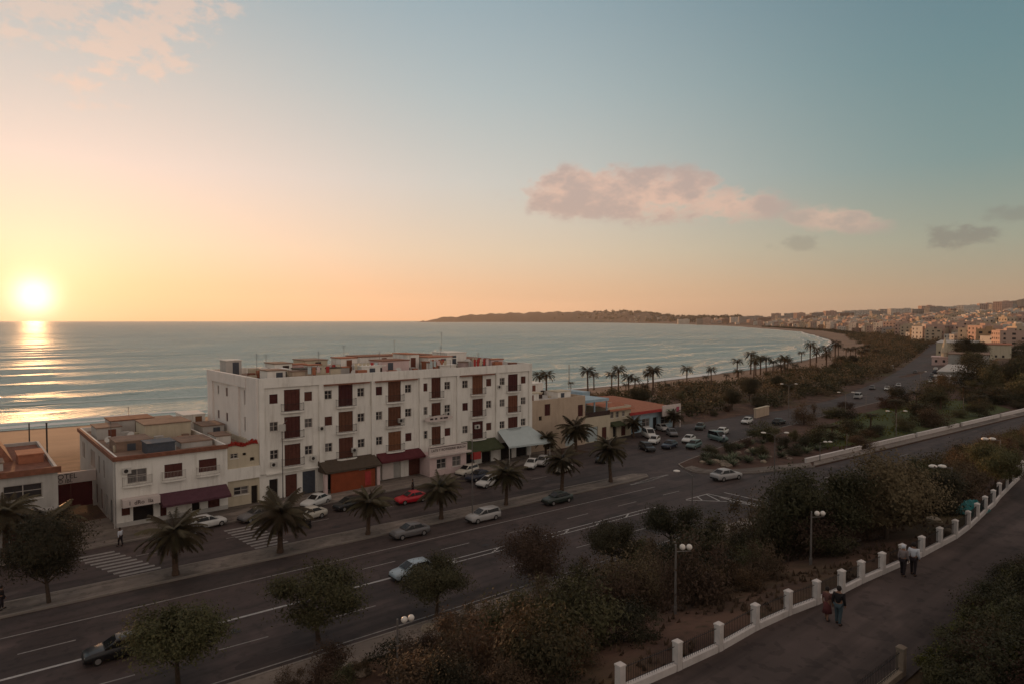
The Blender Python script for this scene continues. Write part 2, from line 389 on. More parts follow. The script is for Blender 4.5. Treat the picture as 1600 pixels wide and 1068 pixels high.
# sea, with swell in the surface relief
sm = bpy.data.materials.new('sea'); sm.use_nodes = True; nt = sm.node_tree; B = nt.nodes['Principled BSDF']
gp = N_('ShaderNodeNewGeometry').outputs['Position']
wa = noise(.045, 4, .55, gp, (.28, 1, 1)); wb = noise(.20, 5, .6, gp, (.6, 1, 1)); wc = noise(.9, 5, .65, gp, (1, 1, 1)); wd = noise(.008, 4, .5, gp, (.4, 1, 1))
deep = MIX(SS(wd, .35, .65), (.070, .165, .150), (.125, .240, .215)); 
ws = noise(.016, 3, .5, gp, (.22, 1, 1)); b0 = N_('ShaderNodeBump'); b0.inputs['Strength'].default_value = 1; b0.inputs['Distance'].default_value = 45; L_(ws, b0.inputs['Height'])
b1 = N_('ShaderNodeBump'); L_(b0.outputs[0], b1.inputs['Normal']); b1.inputs['Strength'].default_value = 1; b1.inputs['Distance'].default_value = 26.0; L_(wa, b1.inputs['Height'])
b2 = N_('ShaderNodeBump'); b2.inputs['Strength'].default_value = 1; b2.inputs['Distance'].default_value = 7.0; L_(wb, b2.inputs['Height']); L_(b1.outputs[0], b2.inputs['Normal'])
b3 = N_('ShaderNodeBump'); b3.inputs['Strength'].default_value = 1; b3.inputs['Distance'].default_value = 1.1; L_(wc, b3.inputs['Height']); L_(b2.outputs[0], b3.inputs['Normal'])
df = N_('ShaderNodeBsdfDiffuse'); L_(deep, df.inputs[0]); L_(b1.outputs[0], df.inputs[1])
gl = N_('ShaderNodeBsdfGlossy'); gl.inputs['Roughness'].default_value = .50; gl.inputs[0].default_value = (.84, .87, .84, 1); L_(b3.outputs[0], gl.inputs['Normal'])
fr = N_('ShaderNodeFresnel'); fr.inputs[0].default_value = 1.33; L_(b3.outputs[0], fr.inputs['Normal'])
ms = N_('ShaderNodeMixShader'); L_(M_('MINIMUM', fr.outputs[0], .58), ms.inputs[0]); L_(df.outputs[0], ms.inputs[1]); L_(gl.outputs[0], ms.inputs[2])
L_(ms.outputs[0], nt.nodes['Material Output'].inputs[0])   # a rough sea never reflects the full grazing Fresnel term
wa_ = np.radians(np.concatenate([np.arange(-30, 10, 4.0), np.arange(10, 100, .2), np.arange(100, 216, 4.0)])); wr_ = np.concatenate([[40, 80], np.geomspace(110, 5200, 600), np.geomspace(5400, 15600, 24)])
WA, WR = np.meshgrid(wa_, wr_, indexing='ij'); WX = WR * np.cos(WA); WY = WR * np.sin(WA); WE = inland(WX, WY); WZ_ = np.zeros_like(WX)
for lam, amp, dr, ph in ((62, .42, 92, .3), (47, .34, 79, 1.7), (34, .26, 103, 2.9), (24, .20, 70, .9), (17, .15, 96, 4.1), (12, .11, 118, 5.0), (9, .08, 60, 2.2)):
    k_ = 2 * math.pi / lam; d_ = R_(dr); fade = np.clip(1.5 - WR * .0085 * 4 / lam, 0, 1)
    pz = k_ * (WX * math.cos(d_) + WY * math.sin(d_)) + ph + 1.3 * np.sin(WX * .011 + ph) + .9 * np.sin(WY * .017 - WX * .006 + 2 * ph)
    WZ_ += amp * fade * (np.exp(np.sin(pz)) - 1.27) * .75 * (.55 + .45 * np.sin(WX * .009 + WY * .004 + ph * 3))
WZ_ = -5 + WZ_ * np.clip(-WE / 70, .05, 1); wn, wm = WX.shape; wi = np.arange(wn * wm).reshape(wn, wm)
wf = np.stack([wi[:-1, :-1], wi[:-1, 1:], wi[1:, 1:], wi[1:, :-1]], -1).reshape(-1, 4)[:, ::-1]
me = bpy.data.meshes.new('sea'); me.from_pydata(np.stack([WX, WY, WZ_], -1).reshape(-1, 3).tolist(), [], wf.tolist()); me.polygons.foreach_set('use_smooth', [True] * len(me.polygons)); me.materials.append(sm); struct(link('sea', me))

# surf: broken ridges of foam that follow the shore
def along(off, n=400, x0=-500, x1=3200):
    seg = [SHORE[0]]; pts = []
    for a, b in zip(SHORE[:-1], SHORE[1:]):
        L = np.linalg.norm(b - a); k = max(2, int(L / 9)) if a[0] < 1500 else max(2, int(L / 60))
        for t in np.linspace(0, 1, k, endpoint=False):
            p = a + (b - a) * t
            if x0 < p[0] < x1 and len(pts) < 4000 and p[1] < 2400: d = (b - a) / L; pts.append((p[0] - d[1] * off, p[1] + d[0] * off, -d[1], d[0]))
    return pts
def surf(off, w, x0, x1, seed, gap):
    r = random.Random(seed); mb = MB(); prev = None; ph = [r.uniform(0, 6) for _ in range(4)]
    for x, y, nx, ny in along(off, x0=x0, x1=x1):
        wob = 2.6 * math.sin(x * .021 + ph[0]) + 1.3 * math.sin(x * .067 + ph[1]) + r.uniform(-.4, .4)
        ww = w * (.35 + .65 * max(0, math.sin(x * .013 + ph[2]) * .5 + .5 + .5 * math.sin(x * .05 + ph[3]) - gap)) * r.uniform(.6, 1.2)
        a = (x + nx * (wob - ww), y + ny * (wob - ww), -4.93); m = (x + nx * wob, y + ny * wob, -4.93 + min(.45, ww * .22)); b = (x + nx * (wob + ww), y + ny * (wob + ww), -4.96)
        if prev and ww > w * .12 and math.hypot(prev[1][0] - m[0], prev[1][1] - m[1]) < 90:
            mb.quad(prev[0], a, m, prev[1]); mb.quad(prev[1], m, b, prev[2])
        prev = (a, m, b)
    o = mb.build('surf', mat('foam', (1, 1, 1)), smooth=True); o['kind'] = 'stuff'; o['label'] = 'white surf breaking along the sandy shore'; return o
surf(2.5, 2.6, -500, 3300, 1, .0); surf(12, 1.3, -300, 1700, 2, .55); surf(30, 1.2, 120, 1000, 3, .8); surf(52, 1.0, -100, 700, 4, .95)

# mountains beyond the town
def ridge(name, u0, u1, dist, prof, thick):
    mb = MB(); k = 90; rows = []
    for i in range(k + 1):
        u = u0 + (u1 - u0) * i / k; x, y, up = ray(u, 500); L = math.hypot(x, y); x /= L; y /= L
        z = np.interp(u, [p[0] for p in prof], [p[1] for p in prof]); z += (rng.random() - .5) * 6 + 5 * math.sin(u * .05)
        rows.append([(x * (dist + d), y * (dist + d), hh) for d, hh in ((-thick, -20), (-thick * .45, z * .55 + rng.uniform(-9, 9)), (0, z), (thick, -20))])
    for a, b in zip(rows[:-1], rows[1:]):
        for j in range(3): mb.quad(a[j], b[j], b[j + 1], a[j + 1])
    return struct(mb.build(name, mat('hills', (.10, .075, .055), .95, .4, .002), smooth=True))
ridge('hills', 1020, 1700, 13800, [(1020, 5), (1150, 40), (1290, 150), (1400, 190), (1520, 250), (1600, 300), (1700, 380)], 1200)
ridge('hills', 1440, 1750, 6800, [(1440, 10), (1500, 60), (1560, 160), (1620, 215), (1750, 260)], 700)

# ------------------------------------------------------------------ roads, pavements, markings
def RN(n, X): return n - .042 * X
ROADZ = .03
def kfar(X): return 42.9 - (X - 92) * .0637
mb = MB()
def strip(L, Rr, z=ROADZ, follow=False, off=.12):
    for (a, b), (c, d) in zip(zip(L[:-1], L[1:]), zip(Rr[:-1], Rr[1:])):
        k = max(1, int(math.hypot(b[0] - a[0], b[1] - a[1]) / 12)) if follow else 1
        for i in range(k):
            t0, t1 = i / k, (i + 1) / k
            q = [(a[0] + (b[0] - a[0]) * t, a[1] + (b[1] - a[1]) * t) for t in (t0, t1)] + [(c[0] + (d[0] - c[0]) * t, c[1] + (d[1] - c[1]) * t) for t in (t1, t0)]
            zz = [h1(*p) + off if follow else z for p in q]
            if follow and q[0][0] < 240: zz = [ROADZ + max(0, (p[0] - 115) / 125) * (off - ROADZ) for p in q]
            mb.quad(*[(p[0], p[1], w) for p, w in zip(q[::-1], zz[::-1])])
xs = [-70, -20, 20, 50, 76]
strip([(x, 71.0) for x in xs], [(x, RN(38.8, x)) for x in xs])
strip([(76, 79), (96, 80), (115, 77)], [(76, RN(38.8, 76)), (96, RN(38.6, 96)), (115, RN(38.4, 115))])
strip([(115, kfar(115)), (150, kfar(150)), (195, kfar(195))], [(115, RN(38.4, 115)), (150, RN(38.3, 150)), (195, RN(38, 195))])
BL = [(115, 77), (129, 77), (147, 75.5), (172, 77), (202, 83), (240, 91), (315, 111), (466, 153), (576, 184), (640, 201)]
BR = [(115, 63), (129, 64), (149, 66), (183, 68), (220, 72.5), (262, 82.5), (342, 103), (507, 148), (592, 169), (650, 186)]
strip(BL, BR, follow=True)
road = struct(mb.build('road', MATS['asphalt']))
def decal(name, pts, w, m, z=.012, parent=road):
    """A painted line along points in the ground plane."""
    b = MB()
    for (a, c) in zip(pts[:-1], pts[1:]):
        d = Vector((c[0] - a[0], c[1] - a[1], 0)).normalized(); s = Vector((-d.y, d.x, 0)) * w / 2
        b.quad(*[Vector((p[0], p[1], ROADZ + z)) + k * s for p, k in ((a, -1), (c, -1), (c, 1), (a, 1))])
    return b.build(name, MATS[m], parent)
decal('edge_line', [(-70, RN(53.6, -70)), (66, RN(53.5, 66))], .14, 'paint')
decal('edge_line', [(-70, RN(39.5, -70)), (60, RN(39.5, 60))], .12, 'paint', .010)
for i in range(18):
    x = -20 + i * 7.6
    if x < 64: decal('lane_dash', [(x, RN(50.4, x)), (x + 3, RN(50.4, x + 3))], .13, 'paint'); 
    if x < 62: decal('lane_dash', [(x + 2, RN(43.3, x)), (x + 5, RN(43.3, x + 5))], .13, 'paint')
    if x > 76 and x < 116: decal('lane_dash', [(x, RN(43.0, x)), (x + 3, RN(43.0, x + 3))], .12, 'paint')
for x0, x1 in ((-30, -8), (-5, 8), (10.5, 21), (23, 28)): decal('centre_line', [(x0, RN(47.3, x0)), (x1, RN(47.3, x1))], .24, 'paintw')
for n in (47.0, 47.75): decal('centre_line', [(30, RN(n, 30)), (58, RN(n, 58))], .13, 'paintw')
for x in np.arange(32, 58, 4.3): decal('hatch_stripe', [(x, RN(47.05, x)), (x + 1.1, RN(47.7, x + 1))], .18, 'paintw', .014)
zebras = []
for x0, sk in ((8.2, .32), (18.6, .08)):
    for j in range(9):
        y = 60.9 - .042 * x0 + j * .86; x = x0 + 2.0 - sk * (y - 60) ; 
        decal('crossing_stripe', [(x, y), (x + 3.0, y - .06)], .42, 'paint')
for j in range(5):
    a = G(985 + j * 8, 757 - j * 2.5); decal('crossing_stripe', [a, (a[0] + 3.4, a[1] - .2)], .34, 'paint')
for pl in ([(1072, 780), (1106, 771), (1211, 794)], [(1132, 769), (1221, 789)], [(1072, 781), (1140, 783), (1211, 794)]):
    decal('hatch_outline', [G(*p) for p in pl], .16, 'paintw')
for a, b in (((1090, 776), (1097, 781)), ((1104, 772), (1124, 782)), ((1126, 776), (1158, 787)), ((1150, 781), (1180, 790))): decal('hatch_stripe', [G(*a), G(*b)], .18, 'paintw', .014)
for x in np.arange(-18, 60, 7.5): decal('lane_dash', [(x, 65.2 - .03 * x), (x + 2.6, 65.1 - .03 * x)], .12, 'paint')
for a, b in (((1110, 712), (1150, 702)), ((1190, 692), (1230, 682)), ((1270, 672), (1300, 664)), ((1335, 652), (1352, 647))): decal('lane_dash', [G(*a), G(*b)], .13, 'paint')

mat('patch', (.056, .041, .039), .85, .3, .6, bump=.1); mat('patchlight', (.12, .092, .085), .9, .35, .6, bump=.1)
rp = random.Random(31)
for i in range(34):                                            # mended asphalt, oil marks and manhole covers
    x = rp.uniform(0, 105); n = rp.choice([40.5, 42, 45.2, 49, 52, 55, 62, 64, 67]); y = RN(n, x); a_ = rp.uniform(.4, 1.9); c_ = rp.uniform(.2, .7); b = MB(); k = 11
    b.quad(*[(x + a_ * math.cos(6.283 * j / k) * rp.uniform(.75, 1.1), y + c_ * math.sin(6.283 * j / k) * rp.uniform(.75, 1.1), ROADZ + .002 + i * .0002) for j in range(k)]); b.build('asphalt_patch', MATS[rp.choice(['patch', 'patch', 'patchlight'])], road)
for x, n in ((14, 45.4), (37, 49), (52, 42), (29, 62.5), (58, 64), (75, 50), (84, 62)):
    b = MB(); b.quad(*[(x + .36 * math.cos(6.283 * j / 14), RN(n, x) + .36 * math.sin(6.283 * j / 14), ROADZ + .016) for j in range(14)]); b.build('manhole_cover', MATS['iron'], road)
def slab(name, poly, z0, z1, m, kerb=None, parent=None):
    """A raised slab with its own kerb stones round the edge."""
    b = MB(); n = len(poly); b.quad(*[(x, y, z1) for x, y in poly])
    for i in range(n):
        a, c = poly[i], poly[(i + 1) % n]; b.quad((a[0], a[1], z0), (c[0], c[1], z0), (c[0], c[1], z1), (a[0], a[1], z1))
    o = struct(b.build(name, MATS[m]))
    if kerb:
        for i in kerb:
            a, c = Vector(poly[i]), Vector(poly[(i + 1) % n]); L = (c - a).length; d = (c - a) / L; s = Vector((d.y, -d.x)); k = MB()
            p = [a + s * .02, c + s * .02, c - s * .16, a - s * .16]
            k.quad(*[(*q, z1 + .025) for q in p]); k.quad((*p[0], z0), (*p[1], z0), (*p[1], z1 + .025), (*p[0], z1 + .025)); k.quad((*p[3], z1 + .025), (*p[2], z1 + .025), (*p[2], z0), (*p[3], z0))
            k.build('kerb', MATS['kerb'], o)
    return o
med = [(-70, RN(57.2, -70)), (0, RN(57.2, 0)), (35, RN(57.2, 35)), (66, RN(57.0, 66)), (69.5, RN(57.4, 69)), (70.3, RN(58.4, 70)), (69, RN(59.6, 69)), (35, RN(60.1, 35)), (0, RN(60.1, 0)), (-70, RN(60.1, -70))]
slab('median', med, 0, .16, 'paving', range(0, 9))
slab('pavement', [(-70, 69.6), (27, 69.4), (50, 70.2), (71, 71.5), (71, 79), (50, 79), (-70, 79)], 0, .15, 'paving', [0, 1, 2])
slab('pavement', [(-70, RN(36.4, -70)), (45, RN(36.4, 45)), (72, RN(36.2, 72)), (190, RN(35.6, 190)), (190, RN(38.0, 190)), (115, RN(38.4, 115)), (72, RN(38.8, 72)), (-70, RN(38.8, -70))], -.3, .14, 'paving', [4, 5, 6])
isl = [(77.2, 54.6), (76.2, 52.2), (77.5, 49.4), (82, 46.6), (88, 44.6), (92, 43.2), (115, kfar(115) + .1), (150, kfar(150) + .1), (195, kfar(195) + .1), (240, 40), (300, 60), (258, 81), (220, 72.3), (183, 67.8), (149, 65.8), (129, 63.8), (115, 62.8), (99, 60.5), (82, 57.2), (78.6, 56.4)]
slab('traffic_island', isl, 0, .17, 'soil', [0, 1, 2, 3, 4, 12, 13, 14, 15, 16, 17, 18, 19])
slab('pavement', [(92, 43.3), (115, kfar(115) + .2), (150, kfar(150) + .2), (195, kfar(195) + .2), (195, kfar(195) + 1.9), (150, kfar(150) + 1.9), (115, kfar(115) + 1.9), (95, 44.8)], .1, .26, 'paving', [0, 1, 2])
slab('pavement', [(77.4, 54.4), (76.6, 52.2), (77.9, 49.6), (82.2, 46.9), (88, 44.9), (92, 43.6), (94, 44.8), (88.6, 46.6), (83.2, 48.6), (79.4, 50.6), (78.6, 52.4), (79, 54.4)], .1, .21, 'paving')
# garden wall along the far side of the upper road
gw = thing('garden_wall', 'low pale concrete garden wall edging the lawn beside the straight road', 'wall', (92, 43, 0), world=True)
for x0, x1 in ((93, 109), (111, 128), (129, 147), (148.5, 168), (169, 190)):
    b = MB(); y0, y1 = kfar(x0) + 2.0, kfar(x1) + 2.0
    for (dz0, dz1, e) in ((.2, .75, 0), (.75, .85, .06)):
        b.quad(*[(x0, y0 - e, dz0), (x1, y1 - e, dz0), (x1, y1 - e, dz1), (x0, y0 - e, dz1)]); b.quad((x0, y0 - e, dz1), (x1, y1 - e, dz1), (x1, y1 + .3 + e, dz1), (x0, y0 + .3 + e, dz1))
        b.quad((x0, y0 + .3 + e, dz0), (x0, y0 - e, dz0), (x0, y0 - e, dz1), (x0, y0 + .3 + e, dz1)); b.quad((x1, y1 - e, dz0), (x1, y1 + .3 + e, dz0), (x1, y1 + .3 + e, dz1), (x1, y1 - e, dz1)); b.quad((x1, y1 + .3 + e, dz0), (x0, y0 + .3 + e, dz0), (x0, y0 + .3 + e, dz1), (x1, y1 + .3 + e, dz1))
    b.build('wall_panel', MATS['pillar'], gw)
# lawn and earth beds on the island
b = MB(); poly = [(104, 50), (112, 46.5), (150, 42.5), (185, 42), (200, 52), (186, 63), (150, 61), (122, 58)]
b.quad(*[(x, y, .19) for x, y in poly]); lw = struct(b.build('lawn', MATS['lawn']))
b = MB(); r = random.Random(3)
for i in range(5200):
    x = r.uniform(103, 198); y = r.uniform(42, 62)
    if not (44 + .02 * (x - 104) < y < 50 + .16 * (x - 104) + 4 and y < 62) or math.sin(x * .35) + math.sin(y * .8) + r.uniform(-1, 1) < 0: continue
    h = r.uniform(.12, .4); a = r.uniform(0, 6.3); dx, dy = .16 * math.cos(a), .16 * math.sin(a)
    b.quad((x - dx, y - dy, .19), (x + dx, y + dy, .19), (x + dy * .7, y - dx * .7, .19 + h))
o = b.build('grass', MATS['leafyellow']); o['kind'] = 'stuff'; o['label'] = 'bright grass tufts on the traffic island lawn'

# promenade and its fences
b = MB(); PX = [-10, 5, 18.7] + [float(p) for p in FENCE[2:, 0]]
for a, c in zip(PX[:-1], PX[1:]):
    ya, yc = (float(np.interp(v, FENCE[:, 0], FENCE[:, 1])) for v in (a, c))
    ka, kc = (9.4 + .02 * max(0, v - 40) for v in (a, c))
    b.quad((a, ka, 6.67), (c, kc, 6.67), (c, yc, 6.67), (a, ya, 6.67))
struct(b.build('promenade', MATS['promenade']))
def fence(name, label, pts, z, barh=1.0, pmat='pillar'):
    t = thing(name, label, 'fence', (pts[0][0], pts[0][1], z), world=True)
    pm = MB(); w = .14
    pm.box(-w, w, -w, w, -.4, 1.1); n = len(pm.v)
    pm.v += [(-w - .02, -w - .02, 1.1), (w + .02, -w - .02, 1.1), (w + .02, w + .02, 1.1), (-w - .02, w + .02, 1.1), (-w - .02, -w - .02, 1.16), (w + .02, -w - .02, 1.16), (w + .02, w + .02, 1.16), (-w - .02, w + .02, 1.16), (0, 0, 1.27)]
    for q in ((0, 1, 5, 4), (1, 2, 6, 5), (2, 3, 7, 6), (3, 0, 4, 7), (4, 5, 8), (5, 6, 8), (6, 7, 8), (7, 4, 8), (3, 2, 1, 0)): pm.f.append(tuple(n + i for i in q)); pm.m.append(0)
    pme = pm.mesh('pillar', MATS[pmat])
    for i, p in enumerate(pts):
        d = pts[min(i + 1, len(pts) - 1)] - pts[max(i - 1, 0)]
        o = link('pillar', pme, t); o.location = Vector((p[0], p[1], z)) - t.location; o.rotation_euler = (0, 0, math.atan2(d[1], d[0]))
    for a, c in zip(pts[:-1], pts[1:]):
        d = Vector((c[0] - a[0], c[1] - a[1])); L = d.length; d /= L; s = Vector((-d.y, d.x)); A = Vector((a[0], a[1])) + d * .18; C_ = Vector((c[0], c[1])) - d * .18
        wb = MB(); q = [A - s * .13, C_ - s * .13, C_ + s * .13, A + s * .13]
        wb.quad(*[(*p, z + .30) for p in q])
        for i in range(4): wb.quad((*q[i], z - .4), (*q[(i + 1) % 4], z - .4), (*q[(i + 1) % 4], z + .30), (*q[i], z + .30))
        wb.build('low_wall', MATS[pmat], t)
        rb = MB()
        for zz in (.40, .98): rb.tube([(*A, z + zz), (*C_, z + zz)], .014, 4)
        k = max(3, int(L / .14))
        for i in range(1, k):
            p = A + d * (L - .36) * i / k; rb.tube([(*p, z + .28), (*p, z + barh + .06)], .010, 4, False)
        rb.build('railing', MATS['iron'], t)
    return t
fence('promenade_fence', 'white pillared fence with black iron bars along the downhill side of the walkway', FENCE[1:-1], 6.65)
fence('promenade_fence', 'black barred fence with stone pillar beside the flowering bush', np.array([(13, 9.95), (20.6, 9.85), (28.1, 9.7)]), 6.62, 1.05, 'rock')

# ------------------------------------------------------------------ building kit
def wp(O, U, Nn, u, d): return (O[0] + U[0] * u + Nn[0] * d, O[1] + U[1] * u + Nn[1] * d)
def wallface(mb, O, U, Nn, L, z0, z1, holes, dep=.28, d0=0.0):
    us = sorted({0, L, *[round(h[i], 3) for h in holes for i in (0, 1)]}); zs_ = sorted({z0, z1, *[round(h[i], 3) for h in holes for i in (2, 3)]})
    for ua, ub in zip(us[:-1], us[1:]):
        for za, zb in zip(zs_[:-1], zs_[1:]):
            uc, zc = (ua + ub) / 2, (za + zb) / 2
            if any(h[0] < uc < h[1] and h[2] < zc < h[3] for h in holes): continue
            mb.quad((*wp(O, U, Nn, ua, d0), za), (*wp(O, U, Nn, ub, d0), za), (*wp(O, U, Nn, ub, d0), zb), (*wp(O, U, Nn, ua, d0), zb))
    for a, b_, c, d in [h[:4] for h in holes]:
        for (p, q) in (((a, c), (b_, c)), ((b_, c), (b_, d)), ((b_, d), (a, d)), ((a, d), (a, c))):
            mb.quad((*wp(O, U, Nn, p[0], d0), p[1]), (*wp(O, U, Nn, p[0], dep), p[1]), (*wp(O, U, Nn, q[0], dep), q[1]), (*wp(O, U, Nn, q[0], d0), q[1]))
def lbox(mb, O, U, Nn, u0, u1, z0, z1, d0, d1):
    p = [wp(O, U, Nn, u0, d0), wp(O, U, Nn, u1, d0), wp(O, U, Nn, u1, d1), wp(O, U, Nn, u0, d1)]
    n = len(mb.v); mb.v += [(*q, z0) for q in p] + [(*q, z1) for q in p]
    for q in ((0, 3, 2, 1), (4, 5, 6, 7), (0, 1, 5, 4), (1, 2, 6, 5), (2, 3, 7, 6), (3, 0, 4, 7)): mb.f.append(tuple(n + i for i in q)); mb.m.append(mb.cur)
def opening(root, O, U, Nn, h, kind, dep=.28):
    u0, u1, z0, z1 = h[:4]; a = dict(O=O, U=U, Nn=Nn)
    if kind == 'win':
        f = MB(); t = .07
        lbox(f, O, U, Nn, u0, u0 + t, z0, z1, .10, .2); lbox(f, O, U, Nn, u1 - t, u1, z0, z1, .10, .2); lbox(f, O, U, Nn, u0 + t, u1 - t, z0, z0 + t, .10, .2); lbox(f, O, U, Nn, u0 + t, u1 - t, z1 - t, z1, .10, .2)
        uc = (u0 + u1) / 2; lbox(f, O, U, Nn, uc - t / 2, uc + t / 2, z0 + t, z1 - t, .105, .195)
        zc = z0 + (z1 - z0) * .55; lbox(f, O, U, Nn, u0 + t, uc - t / 2, zc - .025, zc + .025, .11, .19); lbox(f, O, U, Nn, uc + t / 2, u1 - t, zc - .025, zc + .025, .11, .19)
        w = f.build('window', MATS['winframe'], root)
        for p0, p1 in ((u0 + t, uc - t / 2), (uc + t / 2, u1 - t)):
            g = MB(); lbox(g, O, U, Nn, p0, p1, z0 + t, z1 - t, .17, .182); g.build('pane', MATS['pane' if rng.random() < .55 else 'panelight'], w)
        g = MB(); lbox(g, O, U, Nn, u0, u1, z0, z1, dep - .02, dep + .02); g.build('curtain', MATS['dark' if rng.random() < .6 else 'greywall'], w)
        s_ = MB(); lbox(s_, O, U, Nn, u0 - .06, u1 + .06, z0 - .06, z0 - .003, -.06, .09); s_.build('sill', MATS['whitewall'], w)
    elif kind in ('shut', 'door', 'shutlight', 'bluedoor'):
        m = {'shut': 'brownshutter', 'door': 'brownshutter', 'shutlight': 'brownlight', 'bluedoor': 'bluedoor'}[kind]
        f = MB(); k = 2 if u1 - u0 < 1.4 else 4; w = (u1 - u0) / k
        for i in range(k):
            a0, a1 = u0 + i * w + .012, u0 + (i + 1) * w - .012
            lbox(f, O, U, Nn, a0, a0 + .07, z0, z1, .10, .15); lbox(f, O, U, Nn, a1 - .07, a1, z0, z1, .10, .15)
            ns = max(5, int((z1 - z0) / .12))
            for j in range(ns):
                zz = z0 + (z1 - z0) * j / ns; lbox(f, O, U, Nn, a0 + .07, a1 - .07, zz + .01, zz + (z1 - z0) / ns - .015, .115 + .012 * (j % 2), .14)
        lbox(f, O, U, Nn, u0, u1, z0, z1, .152, .17)
        f.build('shutter' if kind != 'door' else 'balcony_door', MATS[m], root)
    elif kind == 'roll':
        f = MB(); n = max(4, int((z1 - z0) / .16))
        for j in range(n): lbox(f, O, U, Nn, u0, u1, z0 + (z1 - z0) * j / n, z0 + (z1 - z0) * (j + 1) / n - .02, .14, .19)
        lbox(f, O, U, Nn, u0, u1, z0, z1, .2, .22); f.build('roller_shutter', MATS[h[4] if len(h) > 4 else 'bluedoor'], root)
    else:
        f = MB(); lbox(f, O, U, Nn, u0, u1, z0, z1, dep - .01, dep + .03); f.build('dark_opening', MATS['dark'], root)  # near-black panel: shade of the unlit interior put into its colour
def shell(root, x0, x1, y0, y1, h, m, front=(), left=(), par=.7, roofm='roofflat', side=None, z0=0):
    """Four walls with real openings, a flat roof behind a parapet."""
    w = MB(); FO, FU, FN = (x0, y0), (1, 0), (0, 1); LO, LU, LN = (x0, y1), (0, -1), (1, 0)
    wallface(w, FO, FU, FN, x1 - x0, z0, h, [q[:4] for q in front])
    w.cur = 1; wallface(w, LO, LU, LN, y1 - y0, z0, h, [q[:4] for q in left]); w.cur = 0
    w.quad((x1, y0, z0), (x1, y1, z0), (x1, y1, h), (x1, y0, h)); w.quad((x1, y1, z0), (x0, y1, z0), (x0, y1, h), (x1, y1, h))
    t = .22
    for a, b_ in (((x0, y0), (x1, y0)), ((x1, y0), (x1, y1)), ((x1, y1), (x0, y1)), ((x0, y1), (x0, y0))):
        sxx = [(x0 + t if p[0] == x0 else x1 - t, y0 + t if p[1] == y0 else y1 - t) for p in (a, b_)]
        w.quad((*a, h), (*b_, h), (*sxx[1], h), (*sxx[0], h)); w.quad((*sxx[0], h), (*sxx[1], h), (*sxx[1], h - par), (*sxx[0], h - par))
    w.build('wall', [MATS[m], MATS[side or m]], root)
    r_ = MB(); r_.quad((x0 + t, y0 + t, h - par), (x1 - t, y0 + t, h - par), (x1 - t, y1 - t, h - par), (x0 + t, y1 - t, h - par)); r_.build('roof', MATS[roofm], root)
    for q in front: opening(root, FO, FU, FN, q[:4] + tuple(q[5:]), q[4])
    for q in left: opening(root, LO, LU, LN, q[:4] + tuple(q[5:]), q[4])
    return FO, FU, FN, LO, LU, LN
def balcony(root, O, U, Nn, uc, w, z, proj=.55, barm='iron'):
    b = MB(); pts = [(uc - w / 2, 0), (uc - w / 2, -proj * .6), (uc - w * .3, -proj * .95), (uc, -proj), (uc + w * .3, -proj * .95), (uc + w / 2, -proj * .6), (uc + w / 2, 0)]
    P = [wp(O, U, Nn, a, d) for a, d in pts]
    b.quad(*[(*p, z) for p in P]); b.quad(*[(*p, z - .16) for p in reversed(P)])
    for a, c in zip(P[:-1], P[1:]): b.quad((*a, z - .16), (*c, z - .16), (*c, z), (*a, z))
    s = b.build('balcony', MATS['whitewall'], root)
    r_ = MB()
    for a, c in zip(P[:-1], P[1:]):
        r_.tube([(*a, z + .88), (*c, z + .88)], .025, 4); r_.tube([(*a, z + .08), (*c, z + .08)], .018, 4)
        L = math.hypot(c[0] - a[0], c[1] - a[1]); k = max(2, int(L / .13))
        for i in range(k): t = i / k; x, y = a[0] + (c[0] - a[0]) * t, a[1] + (c[1] - a[1]) * t; r_.tube([(x, y, z), (x, y, z + .88)], .011, 3, False)
    r_.build('railing', MATS[barm], s)
def awning(root, x0, x1, y0, proj, z0, z1, m, name='awning', val=.22):
    """Sloping cloth from the wall at height z1 down to z0, with a hanging valance and sewn seams."""
    b = MB(); k = max(3, int((x1 - x0) / .8))
    for i in range(k):
        a, c = x0 + (x1 - x0) * i / k, x0 + (x1 - x0) * (i + 1) / k; sg = .03 * (i % 2)
        b.quad((a, y0 - proj, z0), (c, y0 - proj, z0), (c, y0 - .003, z1), (a, y0 - .003, z1)); b.quad((a, y0 - proj, z0 - .02), (a, y0 - .003, z1 - .02), (c, y0 - .003, z1 - .02), (c, y0 - proj, z0 - .02))
        b.quad((a, y0 - proj, z0 - val - sg), (c, y0 - proj, z0 - val + sg - .03), (c, y0 - proj, z0), (a, y0 - proj, z0))
    b.quad((x0, y0, z1), (x0, y0 - proj, z0), (x0, y0 - proj, z0 - val), (x0, y0, z0 - val)); b.quad((x1, y0, z1), (x1, y0, z0 - val), (x1, y0 - proj, z0 - val), (x1, y0 - proj, z0))
    return b.build(name, MATS[m], root)
def text(root, s, x, y, z, size, m, ang=0, rotz=0):
    c = bpy.data.curves.new('lettering', 'FONT'); c.body = s; c.size = size; c.extrude = .012; c.align_x = 'CENTER'; c.align_y = 'CENTER'
    tmp = bpy.data.objects.new('tmp', c); COL.objects.link(tmp); bpy.context.view_layer.update()
    me_ = bpy.data.meshes.new_from_object(tmp); bpy.data.objects.remove(tmp); me_.materials.clear(); me_.materials.append(MATS[m]); o = link('lettering', me_, root); o.location = Vector((x, y, z)) - (Vector(root.location) if root.get('_w') else Vector()); o.rotation_euler = (math.pi / 2, ang, rotz); return o
